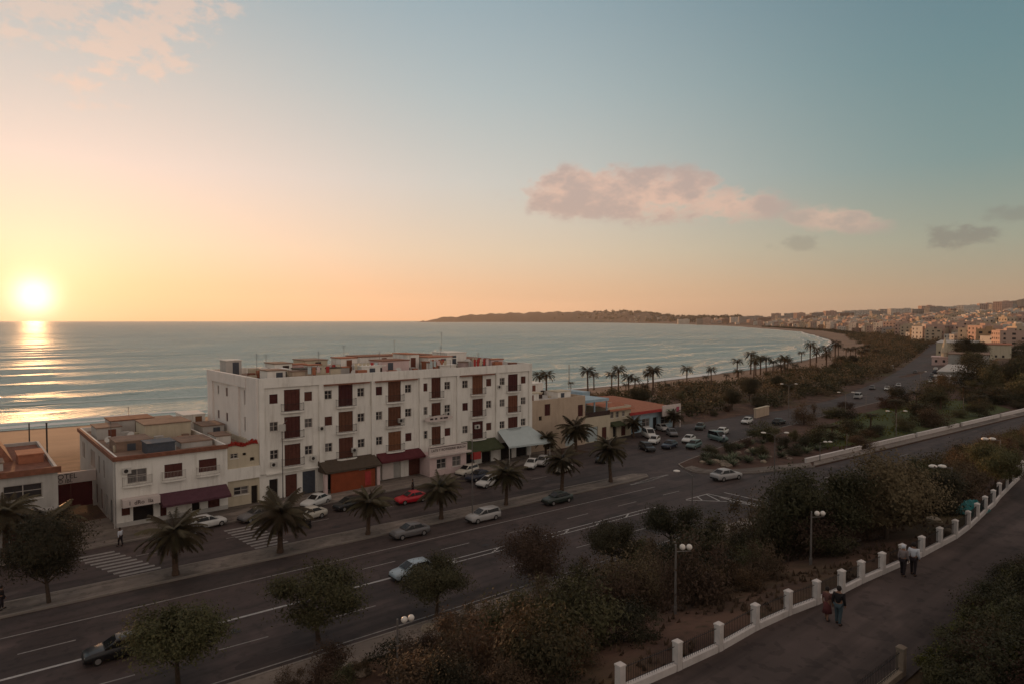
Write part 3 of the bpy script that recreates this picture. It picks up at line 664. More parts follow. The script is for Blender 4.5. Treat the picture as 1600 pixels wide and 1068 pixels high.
def shed(root, x0, x1, y0, y1, z, h, m='whitewall', top='terracotta', door=True, name='rooftop_shed'):
    b = MB(); b.box(x0, x1, y0, y1, z, z + h); o = b.build(name, MATS[m], root)
    c = MB(); c.box(x0 - .1, x1 + .1, y0 - .1, y1 + .1, z + h + .002, z + h + .12); c.build('shed_roof', MATS[top], o)
    if door and x1 - x0 > 1.2:
        d = MB(); u = x0 + (x1 - x0) * rng.uniform(.2, .6); d.box(u, u + .8, y0 - .03, y0 - .003, z + .05, z + min(h - .2, 1.9)); d.build('shed_door', MATS[rng.choice(['darkwood', 'brownlight', 'bluedoor'])], o)
    return o
def antenna(root, x, y, z, h):
    b = MB(); b.tube([(x, y, z), (x, y, z + h)], .025, 4)
    for j in range(4): b.tube([(x - .35 + .05 * j, y, z + h - .1 - j * .16), (x + .35 - .05 * j, y, z + h - .1 - j * .16)], .012, 3)
    b.build('antenna', MATS['metalpole'], root)
def ac_unit(root, O, U, Nn, u, z):
    b = MB(); lbox(b, O, U, Nn, u, u + .75, z, z + .55, -.34, -.02); o = b.build('air_conditioner', MATS['plastic'], root)
    c = MB(); cx, cy = wp(O, U, Nn, u + .3, -.35); c.tube([(cx, cy, z + .27), (cx + Nn[0] * .02, cy + Nn[1] * .02, z + .27)], .2, 10); c.build('fan_grille', MATS['iron'], o)
def dish(root, x, y, z, r=.4):
    b = MB(); b.tube([(x, y, z), (x, y, z + .5)], .03, 5); ax = Vector((-.5, -.6, .6)).normalized(); a = ax.orthogonal().normalized(); c = ax.cross(a); ctr = Vector((x, y, z + .6)); n = len(b.v); b.v.append(tuple(ctr - ax * .1))
    for j in range(12): t = j * math.pi / 6; b.v.append(tuple(ctr + (a * math.cos(t) + c * math.sin(t)) * r))
    for j in range(12): b.f.append((n, n + 1 + j, n + 1 + (j + 1) % 12)); b.m.append(0)
    b.build('satellite_dish', MATS['plastic'], root)

# ------------------------------------------------------------------ the white apartment block
b1 = thing('apartment_building', 'long white four storey apartment block with brown balcony doors above awninged shops', 'building', (26.3, 75, 0), world=True)
X0, X1, Y0, Y1, HT = 26.3, 67.3, 75.0, 93.5, 14.0
FL = [3.7, 6.9, 10.05]
doors = [(30.15, 1.9), (36.85, 1.9), (43.65, 1.9), (50.05, 1.5), (57.1, 1.9), (63.65, 1.9)]
winx = [28.0, 32.1, 34.6, 38.9, 41.4, 45.7, 48.2, 51.9, 54.9, 59.1, 61.6, 65.7]
front = []; rw = random.Random(12)
for z in FL:
    for c, w in doors: front.append((c - w / 2 - X0, c + w / 2 - X0, z + .02, z + 2.5 + (.25 if z > 10 and 35 < c < 60 else 0), rw.choice(['door', 'door', 'door', 'door', 'shutlight'])))
    for c in winx: front.append((c - .48 - X0, c + .48 - X0, z + 1.0, z + 2.08, rw.choice(['win', 'win', 'win', 'win', 'shut'])))
front += [(1.1, 2.1, .15, 2.45, 'dark'), (2.95, 4.35, .15, 2.7, 'shut'), (5.0, 6.6, .15, 2.8, 'roll', 'bluedoor'), (8.0, 9.0, .15, 2.5, 'dark'),
          (13.2, 14.6, .15, 2.4, 'dark'), (16.2, 18.2, .15, 2.6, 'roll', 'greywall'), (19.4, 21.3, .15, 2.7, 'roll', 'brownshutter'), (28.6, 30.2, .15, 2.5, 'dark'), (31.5, 33.2, .15, 2.4, 'dark'), (35, 37.2, .15, 2.6, 'dark'), (38, 40.2, .15, 2.6, 'dark')]
LD = Y1 - Y0
left = []
for z in FL + [.6]:
    for yc, w, zz0, zz1 in ((79.6, .5, .6, 2.3), (86.2, .8, 1.0, 2.1), (89.6, .8, 1.0, 2.1)):
        if z > 1 or yc > 80: left.append((Y1 - yc - w / 2, Y1 - yc + w / 2, z + zz0, z + zz1, 'shut' if rw.random() < .6 else 'win'))
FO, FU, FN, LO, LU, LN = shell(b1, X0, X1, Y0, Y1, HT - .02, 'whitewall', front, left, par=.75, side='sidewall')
w = MB()                                                     # pilasters and the parapet band stand proud of the panels
for px in (26.3, 33.35, 40.25, 47.3, 53.4, 60.3, 66.7): lbox(w, FO, FU, FN, px - X0 + .003, px - X0 + .6, 3.2, 12.9, -.22, -.002)
lbox(w, FO, FU, FN, 0, X1 - X0, 12.9, HT, -.24, -.002)
w.build('cornice', MATS['whitewall'], b1)
w = MB()
for ya, yb in ((75.0, 78.4), (81.2, 83.8), (91.4, 93.5)): lbox(w, LO, LU, LN, Y1 - yb, Y1 - ya - .003, 0, 12.7, -.22, -.002)
lbox(w, LO, LU, LN, 0, Y1 - 78.5, 12.7, HT, -.30, -.002); lbox(w, LO, LU, LN, Y1 - 78.49, Y1 - 75.0, 12.7, HT, -.225, -.002)
w.build('pier', MATS['sidewall'], b1)
for z in FL:
    for c, ww in doors:
        if z < 4 and 43 < c < 64 and c < 45: pass
        balcony(b1, FO, FU, FN, c - X0, ww + .7, z, barm='iron')
w = MB()
for c in (48.4, 50.0, 51.6): pass
for k, (uu, zz) in enumerate([(7.0, 7.4), (11.2, 4.3), (17.8, 7.3), (25.2, 7.5), (30.2, 5.2), (34.2, 10.6), (1.2, 3.9), (5.9, 4.0)]): ac_unit(b1, FO, FU, FN, uu, zz)
w = MB()
for ua, ub in ((7.6, 13.6), (14.4, 20.6), (27.5, 33.6)): w = MB(); lbox(w, FO, FU, FN, ua, ub, 12.72, 12.86, -.5, -.24); w.build('hood', MATS['rooftile'], b1)
w = MB(); lbox(w, FO, FU, FN, 0.7, 9.0, 3.05, 3.18, -.3, -.002); w.build('ledge', MATS['whitewall'], b1)
# an oval sign board on the third balcony
b = MB(); ring = [(50.05 + 2.3 * math.cos(t), 7.35 + .42 * math.sin(t)) for t in np.linspace(0, 2 * math.pi, 28, endpoint=False)]
b.quad(*[(x, 74.28, z) for x, z in ring]); b.quad(*[(x, 74.36, z) for x, z in reversed(ring)])
for (xa, za), (xb, zb) in zip(ring, ring[1:] + ring[:1]): b.quad((xa, 74.36, za), (xb, 74.36, zb), (xb, 74.28, zb), (xa, 74.28, za))
sg = b.build('oval_sign', MATS['signwhite'], b1)
for i, (dx, ww_) in enumerate(((-1.2, .5), (-.5, .35), (.35, .4), (1.05, .7))):
    m_ = MB(); m_.box(50.05 + dx - ww_ / 2, 50.05 + dx + ww_ / 2, 74.262, 74.279, 7.26, 7.48); m_.build('lettering', MATS['letter'], sg)
# shopfronts
awning(b1, 33.2, 40.6, 75, 2.1, 2.75, 3.75, 'awnbrown')
awning(b1, 40.9, 47.4, 75, 1.5, 2.85, 3.65, 'awnred')
awning(b1, 53.6, 60.2, 75, 2.3, 2.5, 3.6, 'awngreen')
b = MB()                                                      # large pale tent roof at the right end
b.quad((60.0, 71.6, 2.7), (67.9, 71.2, 2.6), (66.8, 74.99, 4.6), (60.6, 74.99, 4.6)); b.quad((60.6, 74.99, 4.57), (66.8, 74.99, 4.57), (67.9, 71.2, 2.57), (60.0, 71.6, 2.67))
b.quad((60.0, 71.6, 2.45), (67.9, 71.2, 2.3), (67.9, 71.2, 2.6), (60.0, 71.6, 2.7)); b.build('tent_awning', MATS['awnwhite'], b1)
b = MB()
for x, y in ((60.2, 71.7), (63.9, 71.5), (67.7, 71.3)): b.tube([(x, y, .15), (x, y, 2.6)], .05, 6)
b.build('awning_post', MATS['plastic'], b1)
b = MB(); b.box(34.0, 37.6, 73.1, 73.3, .15, 2.45); b.box(37.6, 39.8, 73.15, 73.32, .15, 2.3); b.build('shop_screen', MATS['orange'], b1)
b = MB(); b.box(38.4, 39.2, 73.08, 73.14, .4, 2.1); b.build('shop_door', MATS['redcloth'], b1)
for x in (33.4, 40.3): b = MB(); b.box(x - .2, x + .2, 73.2, 73.6, .15, 2.7); b.build('post', MATS['pinkwall'], b1)
b = MB(); b.box(41.6, 43.2, 74.6, 74.95, .3, 2.6); b.build('shop_panel', MATS['signwhite'], b1)
# projecting pink shop with a sign band
P0, P1, PY = 47.4, 53.3, 72.6
pf = [(1.1, 2.6, 1.0, 2.3), (3.6, 5.0, 1.0, 2.35)]
w = MB(); wallface(w, (P0, PY), (1, 0), (0, 1), P1 - P0, .1, 2.9, pf, .2); w.quad((P0, 75, .1), (P0, PY, .1), (P0, PY, 2.9), (P0, 75, 2.9)); w.quad((P1, PY, .1), (P1, 75, .1), (P1, 75, 2.9), (P1, PY, 2.9)); w.quad((P0, PY, 2.9), (P1, PY, 2.9), (P1, 75, 2.9), (P0, 75, 2.9))
w.build('shopfront', MATS['pinkwall'], b1)
for h in pf: opening(b1, (P0, PY), (1, 0), (0, 1), h, 'win', .2)
b = MB(); b.box(P0 - .3, P1 + .5, PY - .55, PY - .003, 2.72, 2.95); b.box(P0 - .1, P1 + .1, PY - .1, PY + .15, 2.953, 4.0); s_ = b.build('sign_band', MATS['signwhite'], b1)
t = text(b1, 'LATE T ROTISSERIE BEACH', (P0 + P1) / 2, PY - .12, 3.5, .46, 'letter'); t.name = 'lettering'
b = MB(); b.box(P0, P1, PY - .12, PY - .103, 3.85, 3.93); b.build('sign_stripe', MATS['letter'], b1)
b = MB(); b.box(54.4, 55.6, 72.3, 72.4, 1.5, 2.5); b.box(54.4, 54.5, 72.4, 73.1, 1.5, 2.5); b.build('hanging_cloth', MATS['redcloth'], b1)
# roof-top sheds, tanks, aerials and washing
zr_ = HT - .75
for (a, c_, y0, y1, h, m, tp) in [(27.4, 29.4, 90.0, 92.4, 2.5, 'greywall', 'whitewall'), (28.6, 30.8, 78.5, 81, 1.6, 'whitewall', 'roofflat'), (31.2, 33.4, 83, 86.5, 2.2, 'whitewall', 'roofflat'), (32.4, 37.6, 77.8, 80.6, 1.6, 'creamwall', 'awnbrown'), (36.4, 39.6, 86, 90, 2.3, 'creamwall', 'roofflat'), (40.6, 43.0, 84, 87, 2.6, 'whitewall', 'terracotta'),
        (40.9, 43.6, 78.6, 81.2, 1.5, 'whitewall', 'whitewall'), (44.4, 48.6, 79.5, 83, 2.2, 'pinkwall', 'rooftile'), (45.6, 53.0, 88, 92.5, 2.4, 'whitewall', 'rooftile'), (49.8, 51.8, 82, 86, 3.0, 'whitewall', 'terracotta'), (52.4, 56.6, 80.5, 84.5, 2.4, 'whitewall', 'terracotta'), (54, 58.4, 88.5, 92, 2.3, 'whitewall', 'rooftile'), (57.4, 61.0, 83.0, 87, 2.9, 'whitewall', 'whitewall'), (62.2, 66.0, 82, 90, 1.4, 'pinkwall', 'rooftile'), (51.9, 52.4, 78, 81.5, 1.6, 'terracotta', 'terracotta')]:
    shed(b1, a, c_, y0, y1, zr_, h * .78, m, tp)
for i in range(22):
    x = rng.uniform(28.5, 63); y = rng.uniform(76.4, 84); w_ = rng.uniform(1.2, 3.0); d_ = rng.uniform(.9, 2.2)
    shed(b1, x, x + w_, y, y + d_, zr_, rng.uniform(.8, 1.7), rng.choice(['whitewall', 'whitewall', 'creamwall', 'pinkwall', 'beige', 'greywall']), rng.choice(['terracotta', 'rooftile', 'roofflat', 'whitewall']), rng.random() < .6)
for i in range(7):
    x = rng.uniform(29, 60); y = rng.uniform(76.2, 80); b = MB(); L = rng.uniform(2, 4)
    b.tube([(x, y, zr_), (x, y, zr_ + 1.7)], .03, 5); b.tube([(x + L, y, zr_), (x + L, y, zr_ + 1.7)], .03, 5); b.tube([(x, y, zr_ + 1.65), (x + L, y, zr_ + 1.65)], .01, 3); ln = b.build('washing_line', MATS['metalpole'], b1)
    for j in range(int(L / .6)):
        c = MB(); xx = x + .2 + j * .58; hh = rng.uniform(.5, 1.0); c.quad((xx, y - .02, zr_ + 1.63 - hh), (xx + .45, y + .03, zr_ + 1.63 - hh + rng.uniform(-.1, .1)), (xx + .45, y, zr_ + 1.64), (xx, y, zr_ + 1.64)); c.build('laundry', MATS[rng.choice(['redcloth', 'awnwhite', 'pinkwall', 'creamwall', 'terracotta'])], ln)
for i in range(85):
    x = rng.uniform(28, 66); y = rng.uniform(76, 91); s_ = rng.uniform(.25, .8); b = MB(); b.box(x, x + s_ * rng.uniform(.8, 2), y, y + s_, zr_, zr_ + s_ * rng.uniform(.7, 1.5))
    b.build('roof_clutter', MATS[rng.choice(['terracotta', 'plastic', 'roofflat', 'creamwall', 'rooftile', 'greywall'])], b1)
for x, y, h in ((30, 86, 3), (37, 83, 3.2), (44, 90, 3.6), (47.6, 86, 2.8), (51.5, 88.5, 4.2), (55.5, 82, 3.4), (58.4, 86, 5.4), (61, 80, 2.4), (33, 91, 2.6)): antenna(b1, x, y, zr_, h)
for x, y in ((32.6, 77.4), (39.6, 78.2), (46, 78), (52.9, 78.6), (60, 79), (63.4, 80)): dish(b1, x, y, zr_)
for x, y in ((30.2, 84), (36.2, 82), (44, 84.5), (59.8, 81)):
    b = MB(); b.tube([(x, y, zr_), (x, y, zr_ + 1.25), (x, y, zr_ + 1.4)], [.5, .5, .2], 12); b.build('water_tank', MATS['plastic'], b1, True)

# ------------------------------------------------------------------ corner building on the left
b2 = thing('corner_building', 'two storey white corner building with brown roof edge and three square windows', 'building', (12.2, 74.6, 0), world=True)
f2 = [(1.0, 2.75, 4.3, 5.7, 'win'), (4.35, 6.05, 4.35, 5.75, 'shut'), (7.65, 9.45, 4.45, 5.8, 'shut'), (.45, 1.2, 1.2, 2.0, 'shut'), (1.45, 3.3, .15, 2.15, 'dark'), (3.9, 4.5, .15, 1.9, 'shut'), (6.9, 7.7, .15, 2.1, 'dark'), (8.5, 9.7, .15, 2.1, 'shut')]
l2 = [(q, q + .75, 3.9, 5.8, 'shut') for q in (2.2, 3.3, 8.4, 9.4, 10.4, 13.6, 16.6)] + [(q, q + 1.1, .15, 2.4, k) for q, k in ((4, 'dark'), (8, 'shut'), (11.5, 'shut'), (14.5, 'shut'), (17.6, 'dark'), (20.2, 'bluedoor'))]
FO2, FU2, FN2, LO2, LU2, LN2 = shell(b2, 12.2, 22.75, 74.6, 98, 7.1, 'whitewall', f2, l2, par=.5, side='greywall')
b = MB(); lbox(b, FO2, FU2, FN2, -.25, 10.55, 6.72, 7.14, -.3, -.002); lbox(b, LO2, LU2, LN2, 0, 23.4, 6.72, 7.14, -.26, -.002); b.build('roof_edge', MATS['rooftile'], b2)
for u, w_ in ((1.87, 2.6), (5.2, 2.2), (8.55, 2.3)):
    balcony(b2, FO2, FU2, FN2, u, w_, 4.15, .4, 'winframe')
ac_unit(b2, FO2, FU2, FN2, .55, 5.4)
b = MB(); b.tube([(12.0, 74.4, .1), (12.0, 74.4, 6.7)], .06, 6); b.build('drain_pipe', MATS['greywall'], b2)
b = MB(); b.box(12.6, 15.9, 73.55, 74.59, 2.2, 2.95); b.build('shop_sign', MATS['signwhite'], b2)
text(b2, 'I  dRo  lla', 14.2, 73.53, 2.58, .55, 'letter')
awning(b2, 16.0, 22.6, 74.6, 1.7, 2.0, 2.85, 'awnpurple')
b = MB(); b.box(12.15, 22.7, 74.42, 74.597, .1, .55); b.build('plinth', MATS['greywall'], b2)
for (a, c_, y0, y1, h, m, tp) in [(12.9, 15.4, 90, 94, 1.3, 'greywall', 'roofflat'), (13.2, 16.6, 80.2, 84, 1.0, 'roofflat', 'roofflat'), (17.0, 21.9, 85.5, 90.5, 1.8, 'creamwall', 'roofflat'), (14.8, 19.5, 93, 97, 1.6, 'greywall', 'rooftile'), (15.4, 18.0, 76.4, 79, 1.1, 'bluedoor', 'bluedoor'), (20.2, 22.2, 92, 97, 1.2, 'whitewall', 'roofflat'), (19.0, 22.2, 78, 82, .6, 'greywall', 'roofflat')]:
    shed(b2, a, c_, y0, y1, 6.6, h, m, tp, door=rng.random() < .5)
for i in range(34):
    x = rng.uniform(13, 22); y = rng.uniform(75.5, 96); s_ = rng.uniform(.25, .7); b = MB(); b.box(x, x + s_ * 1.4, y, y + s_, 6.6, 6.6 + s_); b.build('roof_clutter', MATS[rng.choice(['terracotta', 'greywall', 'roofflat', 'creamwall'])], b2)
antenna(b2, 14, 88, 6.6, 2.4); antenna(b2, 17.5, 97.3, 6.6, 2.8); dish(b2, 16, 88, 6.6); dish(b2, 13.4, 86, 6.6)
# link block between the two white buildings
b = thing('link_building', 'narrow cream two storey block with red flowers on its parapet', 'building', (22.9, 74.9, 0), world=True); b3 = b
shell(b3, 22.77, 26.28, 74.95, 97.5, 6.75, 'creamwall', [(.4, 1.2, 5.4, 5.95, 'win'), (1.7, 2.1, 5.6, 5.9, 'dark'), (2.5, 3.0, 4.9, 5.3, 'dark'), (.7, 2.3, 1.3, 2.2, 'win'), (2.6, 3.3, .15, 2.1, 'dark')], [], par=.6)
c = MB(); c.box(22.77, 26.28, 74.7, 74.945, 3.0, 4.3); c.build('balcony_front', MATS['whitewall'], b3)
c = MB(); r = random.Random(5)
for i in range(500):
    x = r.uniform(22.9, 26.2); y = 75.05 + r.uniform(-.22, .25); z = 6.75 + abs(r.gauss(0, .14)) + .12 * math.sin(x * 3); a = r.uniform(0, 6.3); s_ = .09
    c.quad((x - s_ * math.cos(a), y - s_ * math.sin(a), z - .05), (x + s_ * math.cos(a), y + s_ * math.sin(a), z - .05), (x + s_ * .4, y, z + .12), (x - s_ * .5, y, z + .1))
fl = c.build('flowers', MATS['flower'], b3); fl['kind'] = 'stuff'
shed(b3, 23.0, 25.6, 93, 97, 6.15, 2.0, 'whitewall', 'whitewall'); shed(b3, 23.4, 25.9, 86, 90, 6.15, 1.4, 'greywall', 'roofflat'); shed(b3, 23.2, 24.8, 80, 83, 6.15, 1.0, 'whitewall', 'roofflat', False)
# single low building at the far end of the street
b4 = thing('street_building', 'grey white shop building with brown flat roof beside the alley', 'building', (-14, 74.6, 0), world=True)
hb4 = PL(97, 727, 74.6)[1]
shell(b4, -16, 7.5, 74.6, 92, hb4, 'greywall', [(19.4, 22.3, 4.2, 5.6, 'win'), (14.0, 16.8, 4.0, 5.3, 'win'), (8, 10.8, 4.0, 5.3, 'win'), (16, 18.6, .15, 2.3, 'dark'), (19.8, 21.0, .15, 2.3, 'shut'), (10, 13, .15, 2.3, 'dark')], [], par=.35, roofm='rooftile')
c = MB(); c.box(-16.2, 7.75, 74.3, 74.597, hb4 - .5, hb4 + .05); c.build('roof_edge', MATS['rooftile'], b4)
c = MB(); c.box(-16, 7.5, 73.6, 74.597, 2.95, 3.2); c.build('canopy', MATS['greywall'], b4)
awning(b4, 1.2, 6.6, 74.6, 1.6, 2.2, 2.9, 'awnwhite')
c = MB(); z_ = hb4 - .35                                      # tent-shaped brown roof structure
c.v += [(-9, 82, z_), (4.6, 82, z_), (4.6, 91, z_), (-9, 91, z_), (-7, 84, z_ + 2.6), (3.0, 84, z_ + 2.6), (3.0, 89, z_ + 2.6), (-7, 89, z_ + 2.6)]
for q in ((0, 1, 5, 4), (1, 2, 6, 5), (2, 3, 7, 6), (3, 0, 4, 7), (4, 5, 6, 7)): c.f.append(q); c.m.append(0)
c.build('hipped_roof', MATS['rooftile'], b4)
shed(b4, 4.9, 6.9, 80, 83, z_, .8, 'terracotta', 'terracotta', False); shed(b4, 0, 3.6, 77.5, 80, z_, .7, 'greywall', 'roofflat', False)
# gate with a sign at the end of the alley
gt = thing('alley_gate', 'dark red gateway under a white lettered sign board at the end of the alley', 'gate', (7.6, 86, 0), world=True)
xa, za = PL(100, 743, 86); xb, zb = PL(137, 740, 86)
xg0, xg1 = 7.55, 12.15
z1g = PL(115, 736, 86)[1]; z0g = PL(115, 753, 86)[1]
c = MB(); c.box(xg0, xg1, 85.8, 86.2, z0g, z1g); c.build('sign_board', MATS['signwhite'], gt)
text(gt, 'HOTEL', 9.2, 85.77, z0g + (z1g - z0g) * .66, .75, 'letter'); text(gt, 'O IBL', 9.3, 85.77, z0g + (z1g - z0g) * .25, .55, 'letter')
c = MB(); c.box(xg0, xg0 + .3, 85.9, 86.1, 0, z0g); c.box(xg1 - .3, xg1, 85.9, 86.1, 0, z0g); c.build('gate_post', MATS['greywall'], gt)
for i in range(2): c = MB(); c.box(xg0 + .3 + i * 2.0, xg0 + 2.28 + i * 2.0, 86.3, 86.4, .1, z0g); c.build('gate_leaf', MATS['awnred'], gt)
# ------------------------------------------------------------------ low buildings right of the white block
b5 = thing('beach_house', 'plain beige two storey house with cluttered roof terrace beside the white block', 'building', (68, 76, 0), world=True)
hx = lambda u, v: (PL(u, v, 76)[0] - 68.0, PL(u, v, 76)[1])
f5 = []
for (u0, v0, u1, v1, k) in ((851, 631, 860, 648, 'shut'), (842, 650, 847, 656, 'dark'), (903, 632, 911, 649, 'shut')):
    a, z_1 = hx(u0, v0); c_, z_0 = hx(u1, v1); f5.append((a, c_, z_0, z_1, k))
f5.append((7.6, 10.4, .15, 2.6, 'roll', 'awnwhite')); f5.append((3, 5, .15, 2.4, 'dark'))
shell(b5, 68.0, 80.2, 76, 91, 8.1, 'beige', f5, [], par=.4, roofm='greywall')
for (a, c_, y0, y1, h, m, tp) in [(68.2, 74.6, 88.0, 90.5, 2.0, 'whitewall', 'whitewall'), (75.2, 78.6, 84.5, 88, 1.9, 'whitewall', 'whitewall'), (69, 71.6, 78, 80, 1.2, 'whitewall', 'creamwall'), (72.5, 74.2, 80, 82, .9, 'beige', 'creamwall'), (76.4, 79.4, 78.6, 81, 1.0, 'whitewall', 'creamwall')]: shed(b5, a, c_, y0, y1, 7.7, h, m, tp)
for i in range(10): x = rng.uniform(69, 79); y = rng.uniform(77, 88); s_ = rng.uniform(.3, .8); c = MB(); c.box(x, x + s_, y, y + s_, 7.7, 7.7 + s_); c.build('roof_clutter', MATS[rng.choice(['creamwall', 'greywall', 'darkwood'])], b5)
antenna(b5, 78.6, 90, 7.7, 4.5)
b6 = thing('terrace_house', 'cream house with pale blue roof terrace pergola and dark railing', 'building', (80.3, 76.3, 0), world=True)
shell(b6, 80.25, 86.8, 76.3, 90, 4.3, 'creamwall', [(.6, 3.4, .15, 2.6, 'roll', 'awnwhite'), (4.4, 5.6, .15, 2.3, 'shut')], [], par=.15, roofm='greywall')
c = MB()
for x in (80.5, 83.4, 86.5):
    for y in (76.9, 82): c.box(x - .1, x + .1, y - .1, y + .1, 4.15, 6.7)
c.build('pergola_post', MATS['bluewall'], b6)
c = MB(); c.box(80.3, 86.75, 76.6, 84, 6.703, 7.15); c.build('pergola_roof', MATS['bluewall'], b6)
c = MB(); c.box(80.6, 86.6, 84, 89.6, 4.15, 7.0); c.build('wall', MATS['pinkwall'], b6)
c = MB(); c.box(80.35, 86.75, 76.34, 76.40, 4.3, 5.1); c.build('railing', MATS['darkwood'], b6)
c = MB(); c.box(86.9, 88.8, 83, 90, 5.5, 7.6); c.build('stair_tower', MATS['bluewall'], b6)
b7 = thing('cream_house', 'small cream house with orange tiled roof, barred windows and a shaded porch', 'building', (86.9, 76.8, 0), world=True)
shell(b7, 86.85, 92.9, 76.8, 90, 5.4, 'creamwall', [(.5, 1.3, 3.5, 4.6, 'win'), (1.9, 2.7, 3.5, 4.6, 'win'), (3.6, 4.3, 3.6, 4.5, 'win'), (1.2, 2.2, .15, 2.3, 'dark'), (3.4, 4.6, .15, 2.3, 'shut')], [], par=.1, roofm='terracotta')
c = MB(); c.quad((86.6, 76.1, 4.9), (93.1, 76.1, 4.9), (93.1, 79.6, 5.7), (86.6, 79.6, 5.7)); c.quad((86.6, 79.6, 5.66), (93.1, 79.6, 5.66), (93.1, 76.1, 4.86), (86.6, 76.1, 4.86)); c.quad((86.6, 76.1, 4.8), (93.1, 76.1, 4.8), (93.1, 76.1, 4.9), (86.6, 76.1, 4.9)); c.build('roof_slope', MATS['terracotta'], b7)
awning(b7, 87.2, 90, 76.8, 1.2, 2.4, 2.9, 'awngreen')
b8 = thing('beach_shop', 'low shop with broad red roof, pale blue walls and a green lettered end sign', 'building', (93, 77.5, 0), world=True)
shell(b8, 93.0, 106.2, 77.6, 92, 3.6, 'bluewall', [(1, 3, .15, 2.4, 'dark'), (4, 6.2, .9, 2.4, 'win'), (7.2, 8.6, .15, 2.4, 'dark'), (9.6, 12, .9, 2.4, 'win')], [], par=.1)
c = MB(); a_ = [(92.4, 76.6, 4.0), (106.6, 76.6, 3.9), (106.6, 93, 4.7), (92.4, 93, 5.2)]
c.quad(*a_); c.quad(*[(x, y, z - .3) for x, y, z in reversed(a_)])
for i in range(4): p, q = a_[i], a_[(i + 1) % 4]; c.quad((p[0], p[1], p[2] - .3), (q[0], q[1], q[2] - .3), q, p)
c.build('roof', MATS['terracotta'], b8)
c = MB(); c.box(92.3, 106.7, 76.45, 76.597, 3.55, 4.05); c.build('roof_edge', MATS['redcloth'], b8)
c = MB(); c.box(101.4, 106.9, 76.2, 76.44, 2.6, 4.6); c.box(106.6, 106.9, 76.2, 76.44, .1, 2.597); c.build('end_sign', MATS['signwhite'], b8)
text(b8, 'CRISTAL', 103.6, 76.18, 3.6, .72, 'lettergreen')
c = MB(); c.box(105.5, 106.4, 76.17, 76.197, 3.1, 4.1); c.build('sign_square', MATS['letterpink'], b8)

# ------------------------------------------------------------------ vegetation
def Gt(u, v):
    """The point where a survey line of sight meets the terrain."""
    z = 0.0
    for _ in range(12):
        x, y = G(u, v, z); z = .5 * z + .5 * h1(x, y)
    x, y = G(u, v, z); return x, y, h1(x, y)
def leafmesh(name, n, rad, leaf, seed, m, clumps=26, low=.05, hollow=.55, spread=.26, flat=.0):
    """A crown: leaf-sized faces gathered in clumps through a lumpy volume, with gaps between the clumps."""
    g = np.random.default_rng(seed); rx, ry, rz = rad
    d = g.normal(size=(clumps, 3)); d[:, 2] = d[:, 2] * (1 - flat); d /= np.linalg.norm(d, axis=1)[:, None]
    rr_ = hollow + (1 - hollow) * g.random(clumps) ** .6; cs = d * rr_[:, None]
    k = g.integers(0, clumps, n); sig = spread * g.uniform(.6, 1.25, clumps)
    p = cs[k] + g.normal(size=(n, 3)) * sig[k][:, None] * np.array([.62, .62, .55])
    p = p * np.array([rx, ry, rz]); keep = p[:, 2] > -rz * (1 - low) ; p = p[keep]; n = len(p)
    nor = p / np.array([rx, ry, rz]) + g.normal(size=(n, 3)) * .7 + np.array([0, 0, .35]); nor /= np.linalg.norm(nor, axis=1)[:, None]
    a = np.cross(nor, g.normal(size=(n, 3))); a /= np.linalg.norm(a, axis=1)[:, None]; b = np.cross(nor, a)
    s = leaf * g.uniform(.55, 1.35, n)[:, None]
    V = np.stack([p - a * s, p - b * s * .45, p + a * s, p + b * s * .45], 1).reshape(-1, 3)
    me = bpy.data.meshes.new(name); me.vertices.add(4 * n); me.vertices.foreach_set('co', V.astype(np.float32).ravel())
    me.loops.add(4 * n); me.loops.foreach_set('vertex_index', np.arange(4 * n, dtype=np.int32)); me.polygons.add(n); me.polygons.foreach_set('loop_start', np.arange(0, 4 * n, 4, dtype=np.int32))
    me.materials.append(MATS[m]); me.update(calc_edges=True); return me
def branches(name, h, r, spread, seed, k=6, m='bark', lean=.1):
    g = random.Random(seed); b = MB(); top = (g.uniform(-lean, lean) * h, g.uniform(-lean, lean) * h, h)
    b.tube([(0, 0, -.4), (0, 0, .1), (top[0] * .5, top[1] * .5, h * .5), top], [r * 1.5, r * 1.1, r * .85, r * .6], 7)
    for i in range(k):
        a = 6.283 * i / k + g.uniform(-.4, .4); z0 = h * g.uniform(.45, .98); f = z0 / h; o = (top[0] * f, top[1] * f, z0); L = spread * g.uniform(.6, 1.0)
        b.tube([o, (o[0] + L * .5 * math.cos(a), o[1] + L * .5 * math.sin(a), z0 + L * .35), (o[0] + L * math.cos(a), o[1] + L * math.sin(a), z0 + L * .85)], [r * .5, r * .32, r * .1], 5, False)
    return b.mesh(name, MATS[m], True)
SHRUB = []
for i, (m, n, rad, lf, cl) in enumerate([('leafbrown', 5200, (1.5, 1.4, 1.25), .07, 18), ('leaf', 5600, (1.45, 1.55, 1.2), .075, 16), ('leafdark', 6000, (1.6, 1.5, 1.3), .075, 18), ('leafbrown', 4400, (1.2, 1.3, 1.5), .065, 12), ('leafred', 4600, (1.6, 1.4, 1.0), .07, 16), ('leaf', 5200, (1.25, 1.25, 1.6), .075, 12), ('leafdark', 5200, (1.9, 1.7, 1.0), .075, 18), ('leafbrown', 3200, (1.0, 1.0, 1.0), .065, 10)]):
    t = thing('shrub', 'x', 'shrub', (0, 0, -50)); f = link('foliage', leafmesh('shrub_foliage', n, rad, lf, 20 + i, m, cl, .02, .15, .40), t); f.location = (0, 0, rad[2] * .82)
    link('stem', branches('shrub_stem', rad[2] * .9, .05, rad[0] * .95, i, 12), t); SHRUB.append((proto(t), m, rad))
